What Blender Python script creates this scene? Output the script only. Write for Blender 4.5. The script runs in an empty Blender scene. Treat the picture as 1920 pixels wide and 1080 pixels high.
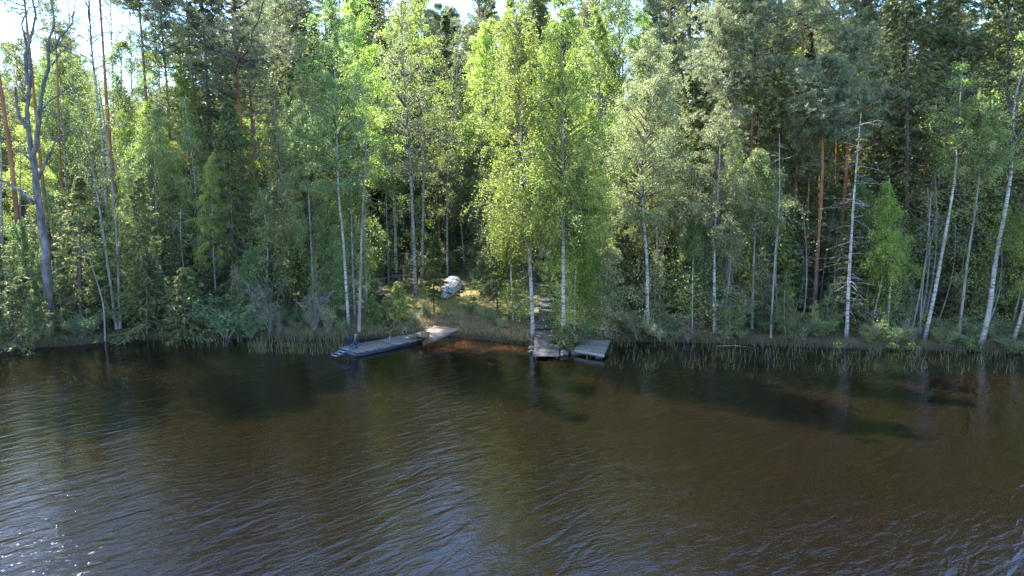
import bpy, math, random
import numpy as np

R = math.radians
scene = bpy.context.scene
col = scene.collection
random.seed(7)

# ------------------------------------------------------------------ camera
CAMH, PITCH, F = 8.2, 8.0, 1280.0
sp, cp = math.sin(R(PITCH)), math.cos(R(PITCH))
cam_d = bpy.data.cameras.new("camera")
cam = bpy.data.objects.new("camera", cam_d)
col.objects.link(cam)
cam.location = (0, 0, CAMH)
cam.rotation_euler = (R(90 - PITCH), 0, 0)
cam_d.lens, cam_d.sensor_width = 24.0, 36.0
cam_d.clip_end = 4000
scene.camera = cam


def ray(px, py):
    u, v = (px - 960) / F, (540 - py) / F
    return np.array([u, cp + v * sp, -sp + v * cp])


def at_y(px, py, Y):
    d = ray(px, py)
    return np.array([0, 0, CAMH]) + d * (Y / d[1])


def at_z(px, py, z=0.0):
    d = ray(px, py)
    return np.array([0, 0, CAMH]) + d * ((z - CAMH) / d[2])


# ------------------------------------------------------------------ terrain
SH_PX = [(-900, 664), (-300, 660), (0, 656), (60, 652), (110, 650), (250, 637), (330, 638), (480, 634), (620, 638), (700, 634), (760, 632),
         (845, 630), (900, 636), (960, 643), (1000, 648), (1060, 660), (1100, 650), (1150, 641), (1230, 641), (1330, 643), (1500, 650),
         (1600, 654), (1700, 656), (1800, 658), (1920, 663), (2200, 668), (2800, 672)]
_s = np.array([at_z(*p)[:2] for p in SH_PX])
SX = np.concatenate([[-700], _s[:, 0], [700]])
SY = np.concatenate([[_s[0, 1]], _s[:, 1], [_s[-1, 1]]])


def shore(x):
    return np.interp(x, SX, SY)


def terr(x, y):
    x = np.asarray(x, float); y = np.asarray(y, float)
    d = y - shore(x)
    up = 0.36 * np.clip(d / 0.7, 0, 1) ** 0.6 + 0.095 * np.clip(d, 0, 12) + 0.03 * np.clip(d - 12, 0, 45)
    n = 0.07 * np.sin(x * 0.9 + 1.3 * np.sin(y * 0.7)) * np.sin(y * 1.1 + 0.6 * x) + 0.12 * np.sin(x * 0.31 + 2) * np.sin(y * 0.27)
    dn = np.maximum(-3.0, 0.32 * d - 0.05)
    return np.where(d > 0, up + n * np.clip(d / 2, 0, 1), dn)


def G(px, py):
    d = ray(px, py)
    t = 20.0
    while t < 140:
        p = np.array([0, 0, CAMH]) + d * t
        if p[2] <= float(terr(p[0], p[1])):
            return p
        t += 0.05
    return p


def px_of(x, y, z=0.0):
    d = np.array([x, y, z - CAMH])
    fw = d[1] * cp - d[2] * sp
    upv = d[1] * sp + d[2] * cp
    return 960 + F * d[0] / fw, 540 - F * upv / fw


# ------------------------------------------------------------------ node helpers
def mat(name):
    m = bpy.data.materials.new(name); m.use_nodes = True
    nt = m.node_tree; nt.nodes.clear()
    out = nt.nodes.new("ShaderNodeOutputMaterial")
    return m, nt, out


def N(nt, kind, **kw):
    n = nt.nodes.new(kind)
    for k, v in kw.items():
        if k.startswith("i_"):
            key = k[2:]
            n.inputs[int(key) if key.isdigit() else key.replace("_", " ")].default_value = v
        else:
            setattr(n, k, v)
    return n


def L(nt, a, b):
    nt.links.new(a, b)


def ramp(nt, fac, stops):
    r = N(nt, "ShaderNodeValToRGB")
    e = r.color_ramp.elements
    while len(e) < len(stops):
        e.new(0.5)
    for i, (p, c) in enumerate(stops):
        e[i].position = p
        e[i].color = (*c, 1) if len(c) == 3 else c
    L(nt, fac, r.inputs[0])
    return r.outputs[0]


def mixc(nt, fac, a, b, mode="MIX"):
    m = N(nt, "ShaderNodeMix", data_type="RGBA", blend_type=mode)
    for sock, v in ((m.inputs[0], fac), (m.inputs[6], a), (m.inputs[7], b)):
        if hasattr(v, "is_linked") or hasattr(v, "node"):
            L(nt, v, sock)
        else:
            sock.default_value = v if not isinstance(v, tuple) or len(v) == 4 else (*v, 1)
    return m.outputs[2]


def math_(nt, op, a, b=0.0, c=None, clamp=False):
    m = N(nt, "ShaderNodeMath", operation=op, use_clamp=clamp)
    for i, v in enumerate((a, b) if c is None else (a, b, c)):
        if hasattr(v, "node"):
            L(nt, v, m.inputs[i])
        else:
            m.inputs[i].default_value = v
    return m.outputs[0]


def noise(nt, vec, scale, detail=4, rough=0.55, dims="3D", scl=None, rot=None, dist=0.0):
    n = N(nt, "ShaderNodeTexNoise", i_Scale=scale, i_Detail=detail, i_Roughness=rough, i_Distortion=dist)
    if scl or rot:
        mp = N(nt, "ShaderNodeMapping")
        mp.vector_type = "TEXTURE"
        mp.inputs["Scale"].default_value = tuple(1 / q for q in (scl or (1, 1, 1)))
        mp.inputs["Rotation"].default_value = rot or (0, 0, 0)
        L(nt, vec, mp.inputs["Vector"]); vec = mp.outputs[0]
    L(nt, vec, n.inputs["Vector"])
    return n.outputs["Fac"]


def leaf_mat(name, ca, cb, trans, tw=0.5, rough=0.5, spec=0.35, hue=0.018, val=0.25):
    m, nt, out = mat(name)
    geo = N(nt, "ShaderNodeNewGeometry"); oi = N(nt, "ShaderNodeObjectInfo")
    base = mixc(nt, geo.outputs["Random Per Island"], ca, cb)
    hs = N(nt, "ShaderNodeHueSaturation")
    L(nt, math_(nt, "MULTIPLY_ADD", oi.outputs["Random"], 2 * hue, 0.5 - hue), hs.inputs["Hue"])
    v = math_(nt, "FRACT", math_(nt, "MULTIPLY", oi.outputs["Random"], 7.31))
    L(nt, math_(nt, "MULTIPLY_ADD", v, 2 * val, 1 - val), hs.inputs["Value"])
    L(nt, base, hs.inputs["Color"])
    p = N(nt, "ShaderNodeBsdfPrincipled", i_Roughness=rough)
    p.inputs["Specular IOR Level"].default_value = spec
    L(nt, hs.outputs[0], p.inputs["Base Color"])
    t = N(nt, "ShaderNodeBsdfTranslucent")
    tc = mixc(nt, 1.0, hs.outputs[0], trans, "MULTIPLY")
    L(nt, tc, t.inputs["Color"])
    mx = N(nt, "ShaderNodeMixShader", i_0=tw)
    L(nt, p.outputs[0], mx.inputs[1]); L(nt, t.outputs[0], mx.inputs[2]); L(nt, mx.outputs[0], out.inputs[0])
    return m


def bark_mat(name, fn, rough=0.85, bump=0.4, bscale=9.0, bscl=(1, 1, 0.25)):
    m, nt, out = mat(name)
    tc = N(nt, "ShaderNodeTexCoord")
    p = N(nt, "ShaderNodeBsdfPrincipled", i_Roughness=rough)
    p.inputs["Specular IOR Level"].default_value = 0.25
    L(nt, fn(nt, tc.outputs["Object"]), p.inputs["Base Color"])
    b = N(nt, "ShaderNodeBump", i_Strength=bump, i_Distance=0.04)
    L(nt, noise(nt, tc.outputs["Object"], bscale, 4, 0.6, scl=bscl), b.inputs["Height"])
    L(nt, b.outputs[0], p.inputs["Normal"]); L(nt, p.outputs[0], out.inputs[0])
    return m


def zof(nt, vec):
    s = N(nt, "ShaderNodeSeparateXYZ"); L(nt, vec, s.inputs[0]); return s


def birch_bark(nt, v):
    mark = noise(nt, v, 2.2, 3, 0.6, scl=(1.6, 1.6, 7.5))
    c1 = ramp(nt, mark, [(0.39, (0.03, 0.026, 0.024)), (0.53, (0.42, 0.415, 0.4))])
    grey = noise(nt, v, 1.1, 3, 0.6, scl=(1, 1, 0.5))
    c2 = mixc(nt, ramp(nt, grey, [(0.35, (0, 0, 0)), (0.7, (1, 1, 1))]), c1, (0.2, 0.19, 0.175), "MIX")
    low = math_(nt, "SUBTRACT", math_(nt, "MULTIPLY", noise(nt, v, 3.0, 3, 0.6, scl=(1, 1, 0.4)), 1.7), zof(nt, v).outputs[2], clamp=True)
    return mixc(nt, low, c2, (0.09, 0.075, 0.065))


def pine_bark(nt, v):
    z = zof(nt, v).outputs[2]
    n = noise(nt, v, 3.0, 4, 0.6, scl=(1, 1, 0.35))
    f = math_(nt, "MULTIPLY_ADD", math_(nt, "ADD", z, math_(nt, "MULTIPLY", n, 5.0)), 0.16, -0.75, clamp=True)
    lowc = ramp(nt, n, [(0.3, (0.05, 0.035, 0.03)), (0.7, (0.2, 0.125, 0.095))])
    hic = ramp(nt, n, [(0.3, (0.17, 0.065, 0.032)), (0.7, (0.4, 0.17, 0.08))])
    return mixc(nt, f, lowc, hic)


def grey_bark(a, b):
    def f(nt, v):
        return ramp(nt, noise(nt, v, 4.0, 5, 0.65, scl=(1, 1, 0.3)), [(0.3, a), (0.7, b)])
    return f


M = {}
M["birch_bark"] = bark_mat("birch_bark", birch_bark, 0.7, 0.25)
M["pine_bark"] = bark_mat("pine_bark", pine_bark, 0.85, 0.7, 12)
M["spruce_bark"] = bark_mat("spruce_bark", grey_bark((0.05, 0.04, 0.033), (0.17, 0.14, 0.12)))
M["alder_bark"] = bark_mat("alder_bark", grey_bark((0.09, 0.085, 0.08), (0.3, 0.29, 0.27)))
M["twig_bark"] = bark_mat("twig_bark", grey_bark((0.05, 0.035, 0.03), (0.16, 0.13, 0.115)))
M["old_bark"] = bark_mat("old_bark", grey_bark((0.02, 0.02, 0.021), (0.22, 0.215, 0.215)), 0.9, 1.0, 6)
M["dead_wood"] = bark_mat("dead_wood", grey_bark((0.1, 0.09, 0.085), (0.3, 0.275, 0.255)))
M["leaf_bright"] = leaf_mat("birch_leaf_bright", (0.165, 0.222, 0.055), (0.265, 0.318, 0.09), (1.85, 1.97, 1.2), 0.55, 0.42, 0.5)
M["leaf_mid"] = leaf_mat("birch_leaf_mid", (0.125, 0.175, 0.065), (0.215, 0.26, 0.11), (1.75, 1.85, 1.3), 0.5, 0.42, 0.5)
M["leaf_dark"] = leaf_mat("alder_leaf", (0.09, 0.15, 0.06), (0.17, 0.235, 0.1), (1.7, 1.9, 1.3), 0.45)
M["leaf_pale"] = leaf_mat("aspen_leaf", (0.17, 0.195, 0.095), (0.28, 0.3, 0.16), (1.6, 1.6, 1.1), 0.45, spec=0.5)
M["pine_needle"] = leaf_mat("pine_needle", (0.1, 0.135, 0.075), (0.25, 0.27, 0.165), (1.7, 1.7, 1.2), 0.4, 0.45, 0.4, 0.012, 0.2)
M["spruce_needle"] = leaf_mat("spruce_needle", (0.075, 0.105, 0.045), (0.21, 0.22, 0.095), (1.7, 1.7, 1.1), 0.4, 0.5, 0.3, 0.015, 0.25)
M["spruce_young"] = leaf_mat("young_spruce_needle", (0.06, 0.105, 0.025), (0.17, 0.2, 0.055), (1.4, 1.4, 1.0), 0.35)
M["spruce_pale"] = leaf_mat("pale_spruce_shoot", (0.11, 0.15, 0.045), (0.27, 0.29, 0.1), (1.6, 1.6, 1.1), 0.4)
M["dry_grass"] = leaf_mat("dry_grass", (0.21, 0.16, 0.09), (0.4, 0.34, 0.2), (1.2, 1.2, 1.0), 0.35)
M["green_grass"] = leaf_mat("green_grass", (0.06, 0.09, 0.02), (0.16, 0.15, 0.04), (1.5, 1.5, 1.0), 0.4)
M["heath"] = leaf_mat("heath_leaf", (0.05, 0.08, 0.02), (0.13, 0.13, 0.045), (1.5, 1.5, 1.0), 0.4)
M["litter"] = leaf_mat("leaf_litter", (0.1, 0.06, 0.035), (0.24, 0.16, 0.1), (1.0, 1.0, 1.0), 0.2)
M["dark_sedge"] = leaf_mat("dark_sedge", (0.035, 0.05, 0.018), (0.1, 0.095, 0.035), (1.4, 1.4, 1.0), 0.35)
M["lawn_blade"] = leaf_mat("lawn_blade", (0.16, 0.14, 0.035), (0.34, 0.28, 0.09), (1.4, 1.4, 1.0), 0.35)
M["reed"] = leaf_mat("reed_blade", (0.045, 0.08, 0.035), (0.22, 0.2, 0.09), (1.4, 1.4, 1.0), 0.35)
M["yellow"] = leaf_mat("marigold_petal", (0.62, 0.5, 0.01), (0.72, 0.6, 0.02), (1, 1, 1), 0.3)


def wood_mat(name, a, b, stain=(0.04, 0.035, 0.03), rough=0.8, axis=1, plank=0.12, scl=(14, 1.2, 14)):
    m, nt, out = mat(name)
    tc = N(nt, "ShaderNodeTexCoord"); v = tc.outputs["Object"]
    geo = N(nt, "ShaderNodeNewGeometry")
    c = ramp(nt, noise(nt, v, 1.5, 5, 0.65, scl=scl), [(0.3, a), (0.72, b)])
    c = mixc(nt, 1.0, c, ramp(nt, geo.outputs["Random Per Island"], [(0, (0.7, 0.7, 0.7)), (1, (1.15, 1.12, 1.1))]), "MULTIPLY")
    st = ramp(nt, noise(nt, v, 1.4, 5, 0.7), [(0.5, (0, 0, 0)), (0.72, (1, 1, 1))])
    c = mixc(nt, math_(nt, "MULTIPLY", st, 0.6), c, stain)
    p = N(nt, "ShaderNodeBsdfPrincipled", i_Roughness=rough)
    p.inputs["Specular IOR Level"].default_value = 0.3
    L(nt, c, p.inputs["Base Color"])
    b_ = N(nt, "ShaderNodeBump", i_Strength=0.35, i_Distance=0.01)
    L(nt, noise(nt, v, 3, 4, 0.6, scl=scl), b_.inputs["Height"]); L(nt, b_.outputs[0], p.inputs["Normal"])
    L(nt, p.outputs[0], out.inputs[0])
    return m


def plain_mat(name, c, rough=0.6, var=0.25, scale=6, metal=0.0, c2=None):
    m, nt, out = mat(name)
    tc = N(nt, "ShaderNodeTexCoord")
    lo = tuple(x * (1 - var) for x in c); hi = c2 or tuple(min(1, x * (1 + var)) for x in c)
    p = N(nt, "ShaderNodeBsdfPrincipled", i_Roughness=rough, i_Metallic=metal)
    n = noise(nt, tc.outputs["Object"], scale, 5, 0.6)
    L(nt, ramp(nt, n, [(0.3, lo), (0.7, hi)]), p.inputs["Base Color"])
    b = N(nt, "ShaderNodeBump", i_Strength=0.2, i_Distance=0.02)
    L(nt, n, b.inputs["Height"]); L(nt, b.outputs[0], p.inputs["Normal"])
    L(nt, p.outputs[0], out.inputs[0])
    return m


M["deck_grey"] = wood_mat("weathered_deck", (0.09, 0.082, 0.075), (0.25, 0.228, 0.205))
M["deck_dark"] = wood_mat("dark_weathered_planks", (0.035, 0.032, 0.031), (0.13, 0.12, 0.115), scl=(1.2, 14, 14))
M["ramp_wood"] = wood_mat("pinkish_ramp_planks", (0.14, 0.105, 0.09), (0.29, 0.225, 0.19))
M["mossy_board"] = wood_mat("mossy_board", (0.08, 0.073, 0.068), (0.22, 0.2, 0.18), stain=(0.16, 0.15, 0.05))
M["fascia"] = plain_mat("pale_fascia", (0.2, 0.21, 0.225), 0.7)
M["float_blue"] = plain_mat("dark_blue_float", (0.016, 0.026, 0.045), 0.5)
M["blue_paint"] = plain_mat("blue_painted_metal", (0.02, 0.06, 0.16), 0.4, 0.2)
M["grey_metal"] = plain_mat("grey_metal", (0.28, 0.29, 0.32), 0.4, 0.15, metal=0.3)
M["hull"] = plain_mat("white_hull", (0.3, 0.31, 0.3), 0.5, 0.15, 3, c2=(0.4, 0.41, 0.4))
M["dark_rubber"] = plain_mat("dark_bow_pad", (0.03, 0.05, 0.055), 0.6)
M["debris"] = leaf_mat("dead_leaf_debris", (0.1, 0.05, 0.045), (0.3, 0.2, 0.15), (1, 1, 1), 0.1)
M["stone"] = plain_mat("grey_stone", (0.085, 0.08, 0.075), 0.85, 0.5, 5)
M["stone_dark"] = plain_mat("dark_block", (0.07, 0.07, 0.072), 0.9, 0.4, 5)
M["black_wood"] = plain_mat("tarred_timber", (0.022, 0.018, 0.016), 0.8, 0.4)
M["red_wall"] = wood_mat("dark_red_boards", (0.07, 0.02, 0.014), (0.13, 0.04, 0.025), scl=(14, 14, 1.2))
M["roof_felt"] = plain_mat("grey_roof_felt", (0.2, 0.19, 0.18), 0.9, 0.3, 3)
M["window"] = plain_mat("dark_window_glass", (0.02, 0.025, 0.03), 0.08, 0.1)
M["white_trim"] = plain_mat("white_trim", (0.7, 0.69, 0.66), 0.6, 0.1)
M["brown_box"] = plain_mat("brown_box", (0.17, 0.1, 0.06), 0.8, 0.3)

# ground
m, nt, out = mat("forest_floor")
g = N(nt, "ShaderNodeNewGeometry"); v = g.outputs["Position"]
c = ramp(nt, noise(nt, v, 0.9, 8, 0.7), [(0.3, (0.05, 0.05, 0.016)), (0.48, (0.11, 0.1, 0.035)), (0.62, (0.11, 0.075, 0.045)), (0.78, (0.15, 0.105, 0.07))])
sx = zof(nt, v)
# mown moss lawn round the boat
dx = math_(nt, "MULTIPLY", math_(nt, "ADD", sx.outputs[0], 3.4), 0.2)
dy = math_(nt, "MULTIPLY", math_(nt, "ADD", sx.outputs[1], -46.0), 0.125)
rr = math_(nt, "ADD", math_(nt, "MULTIPLY", dx, dx), math_(nt, "MULTIPLY", dy, dy))
lawn = math_(nt, "SUBTRACT", 1.35, math_(nt, "ADD", rr, math_(nt, "MULTIPLY", noise(nt, v, 1.3, 4), 0.7)), clamp=True)
lc = ramp(nt, noise(nt, v, 2.5, 6, 0.65), [(0.35, (0.15, 0.125, 0.03)), (0.65, (0.34, 0.27, 0.085))])
c = mixc(nt, lawn, c, lc)
c = mixc(nt, math_(nt, "MULTIPLY_ADD", sx.outputs[2], -2.2, 1.1, clamp=True), c, (0.035, 0.026, 0.014))
p = N(nt, "ShaderNodeBsdfPrincipled", i_Roughness=0.95)
L(nt, c, p.inputs["Base Color"])
b = N(nt, "ShaderNodeBump", i_Strength=0.8, i_Distance=0.12)
L(nt, noise(nt, v, 5, 6, 0.7), b.inputs["Height"]); L(nt, b.outputs[0], p.inputs["Normal"]); L(nt, p.outputs[0], out.inputs[0])
M["ground"] = m

# water: peat-brown lake, redder over the shallows, rippled by light wind
m, nt, out = mat("lake_water")
g = N(nt, "ShaderNodeNewGeometry"); v = g.outputs["Position"]
at = N(nt, "ShaderNodeAttribute", attribute_name="depth")
dep = math_(nt, "ADD", at.outputs["Fac"], math_(nt, "MULTIPLY_ADD", noise(nt, v, 0.35, 3, 0.6), 5.0, -2.5))
body = ramp(nt, math_(nt, "MULTIPLY", dep, 0.1, clamp=True), [(0.0, (0.0075, 0.0027, 0.0012)), (0.25, (0.0045, 0.0023, 0.0012)), (0.6, (0.006, 0.0036, 0.0017)), (1.0, (0.0062, 0.0041, 0.0021))])  # body darkened near the bank, standing in for tree shade and dark reflections
bx, by = at_z(885, 647, 0)[:2]
wxy = zof(nt, v)
ddx = math_(nt, "MULTIPLY", math_(nt, "SUBTRACT", wxy.outputs[0], float(bx)), 0.28); ddy = math_(nt, "MULTIPLY", math_(nt, "SUBTRACT", wxy.outputs[1], float(by)), 0.5)
shoal = math_(nt, "SUBTRACT", math_(nt, "ADD", 0.65, noise(nt, v, 0.8, 3)), math_(nt, "ADD", math_(nt, "MULTIPLY", ddx, ddx), math_(nt, "MULTIPLY", ddy, ddy)), clamp=True)
body = mixc(nt, shoal, body, (0.06, 0.02, 0.006))
p = N(nt, "ShaderNodeBsdfPrincipled", i_Roughness=0.02, i_IOR=1.4)
L(nt, body, p.inputs["Base Color"])
p.inputs["Subsurface Weight"].default_value = 1.0
p.inputs["Subsurface Radius"].default_value = (1.0, 0.6, 0.35)
p.inputs["Subsurface Scale"].default_value = 0.7
big = noise(nt, v, 0.07, 2, 0.5)
gust = ramp(nt, big, [(0.35, (0.35, 0.35, 0.35)), (0.65, (1, 1, 1))])
w1 = noise(nt, v, 1.0, 2, 0.5, scl=(0.5, 1.7, 1), rot=(0, 0, R(50)), dist=0.7)
w2 = noise(nt, v, 1.0, 5, 0.55, scl=(1.6, 4.5, 1), rot=(0, 0, R(32)), dist=0.6)
w3 = noise(nt, v, 9.0, 2, 0.5, scl=(1, 1.7, 1), rot=(0, 0, R(-12)))
h = math_(nt, "ADD", math_(nt, "MULTIPLY", w1, 0.08), math_(nt, "ADD", math_(nt, "MULTIPLY", w2, 0.036), math_(nt, "MULTIPLY", w3, 0.006)))
calm = math_(nt, "MULTIPLY_ADD", at.outputs["Fac"], 0.085, 0.15, clamp=True)
h = math_(nt, "MULTIPLY", math_(nt, "MULTIPLY", h, gust), calm)
b = N(nt, "ShaderNodeBump", i_Strength=1.0, i_Distance=1.0)
L(nt, h, b.inputs["Height"]); L(nt, b.outputs[0], p.inputs["Normal"]); L(nt, p.outputs[0], out.inputs[0])
M["water"] = m


# ------------------------------------------------------------------ mesh builder
class MB:
    def __init__(s):
        s.v, s.f, s.n, s.mi, s.cur = [], [], 0, [], 0

    def add(s, v, f):
        v = np.asarray(v, float).reshape(-1, 3)
        s.v.append(v); s.f.append(np.asarray(f, int).reshape(-1, 4) + s.n); s.n += len(v)
        s.mi.append(np.full(len(s.f[-1]), s.cur))

    def tubes(s, P, Rr, sides=5):
        P = np.asarray(P, float); Rr = np.asarray(Rr, float)
        if P.ndim == 2:
            P, Rr = P[None], Rr[None]
        B, K, _ = P.shape
        T = np.gradient(P, axis=1)
        T /= np.linalg.norm(T, axis=2, keepdims=True) + 1e-9
        mt = T.mean(1)
        ref = np.where(np.abs(mt[:, :1]) < 0.75, np.array([[1., 0, 0]]), np.array([[0, 1., 0]]))[:, None, :]
        U = np.cross(T, np.broadcast_to(ref, T.shape)); U /= np.linalg.norm(U, axis=2, keepdims=True) + 1e-9
        V = np.cross(T, U)
        a = np.arange(sides) * 2 * np.pi / sides
        ring = P[:, :, None, :] + Rr[:, :, None, None] * (np.cos(a)[:, None] * U[:, :, None, :] + np.sin(a)[:, None] * V[:, :, None, :])
        idx = np.arange(B * K * sides).reshape(B, K, sides)
        nx = np.roll(idx, -1, axis=2)
        s.add(ring, np.stack([idx[:, :-1], nx[:, :-1], nx[:, 1:], idx[:, 1:]], -1))

    def leaves(s, C, ln, wd, D, rng):
        n = len(C)
        D = D / (np.linalg.norm(D, axis=1, keepdims=True) + 1e-9)
        X = np.cross(D, rng.normal(size=(n, 3))); X /= np.linalg.norm(X, axis=1, keepdims=True) + 1e-9
        ln = np.broadcast_to(ln, (n,))[:, None]; wd = np.broadcast_to(wd, (n,))[:, None]
        q = np.stack([C - D * ln, C + X * wd, C + D * ln, C - X * wd], 1)
        s.add(q, np.arange(4 * n).reshape(n, 4))

    def box(s, c, h, rot=None):
        c = np.asarray(c, float); h = np.asarray(h, float)
        sg = np.array([[-1, -1, -1], [1, -1, -1], [1, 1, -1], [-1, 1, -1], [-1, -1, 1], [1, -1, 1], [1, 1, 1], [-1, 1, 1]], float) * h
        if rot is not None:
            sg = sg @ np.asarray(rot).T
        s.add(sg + c, [[0, 3, 2, 1], [4, 5, 6, 7], [0, 1, 5, 4], [1, 2, 6, 5], [2, 3, 7, 6], [3, 0, 4, 7]])

    def bar(s, a, b, w, h=None):
        a = np.asarray(a, float); b = np.asarray(b, float); h = h or w
        d = b - a; ln = np.linalg.norm(d); d = d / ln
        ref = np.array([0, 0, 1.]) if abs(d[2]) < 0.9 else np.array([1., 0, 0])
        u = np.cross(ref, d); u /= np.linalg.norm(u); w_ = np.cross(d, u)
        s.box((a + b) / 2, (ln / 2, w / 2, h / 2), np.stack([d, u, w_], 1))

    def build(s, name, material, parent=None, smooth=False, loc=None):
        me = bpy.data.meshes.new(name)
        if s.n:
            V = np.concatenate(s.v); Fq = np.concatenate(s.f)
            me.vertices.add(len(V)); me.vertices.foreach_set("co", V.astype(np.float32).ravel())
            me.loops.add(Fq.size); me.loops.foreach_set("vertex_index", Fq.astype(np.int32).ravel())
            me.polygons.add(len(Fq))
            me.polygons.foreach_set("loop_start", np.arange(0, Fq.size, 4, dtype=np.int32))
            me.update(calc_edges=True)
            if smooth:
                me.polygons.foreach_set("use_smooth", np.ones(len(Fq), bool))
        for q in (material if isinstance(material, (list, tuple)) else [material]):
            me.materials.append(q)
        if s.n and len(me.materials) > 1:
            me.polygons.foreach_set('material_index', np.concatenate(s.mi).astype(np.int32))
        o = bpy.data.objects.new(name, me); col.objects.link(o)
        if parent is not None:
            o.parent = parent
        if loc is not None:
            o.location = loc
        return o


def tag(o, label=None, cat=None, group=None, kind=None):
    if label: o["label"] = label
    if cat: o["category"] = cat
    if group: o["group"] = group
    if kind: o["kind"] = kind
    return o


def thing(name, label, cat, loc=(0, 0, 0), rz=0.0, group=None):
    o = bpy.data.objects.new(name, None); col.objects.link(o)
    o.empty_display_size = 0.3
    o.location = tuple(float(x) for x in loc); o.rotation_euler = (0, 0, rz)
    return tag(o, label, cat, group)


def copy_tree(o, parent=None):
    c = o.copy(); col.objects.link(c)
    if parent is not None:
        c.parent = parent
    for ch in o.children:
        copy_tree(ch, c)
    return c


# ------------------------------------------------------------------ trees
def smooth_path(P, n=22):
    P = np.asarray(P, float)
    if len(P) == 2:
        return P[0] + (P[1] - P[0]) * np.linspace(0, 1, n)[:, None]
    Q = np.vstack([2 * P[0] - P[1], P, 2 * P[-1] - P[-2]])
    d = np.concatenate([[0], np.cumsum(np.linalg.norm(np.diff(P, axis=0), axis=1))])
    out = []
    for s_ in np.linspace(0, d[-1] * 0.99999, n):
        i = int(np.searchsorted(d, s_, "right") - 1)
        t = (s_ - d[i]) / (d[i + 1] - d[i])
        a, b_, c_, e = Q[i], Q[i + 1], Q[i + 2], Q[i + 3]
        out.append(0.5 * ((2 * b_) + (c_ - a) * t + (2 * a - 5 * b_ + 4 * c_ - e) * t * t + (3 * b_ - a - 3 * c_ + e) * t ** 3))
    return np.array(out)


def along(P, t):
    u = np.linspace(0, 1, len(P))
    return np.stack([np.interp(t, u, P[:, k]) for k in range(3)], -1)


def poly_at(P, s):           # P (B,K,3), s (B,m) -> (B,m,3)
    K = P.shape[1]
    x = np.clip(s, 0, 0.9999) * (K - 1); i = x.astype(int); f = (x - i)[..., None]
    bi = np.arange(P.shape[0])[:, None]
    return P[bi, i] * (1 - f) + P[bi, i + 1] * f


def trunk_tube(mb, P, r0, r1, rng, sides=8, flare=0.35):
    n = len(P); t = np.linspace(0, 1, n)
    r = r1 + (r0 - r1) * (1 - t) ** 0.85
    r = r * (1 + flare * np.exp(-t * n * 1.3)) * (1 + 0.04 * rng.normal(size=n))
    mb.tubes(P, r, sides)


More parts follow.
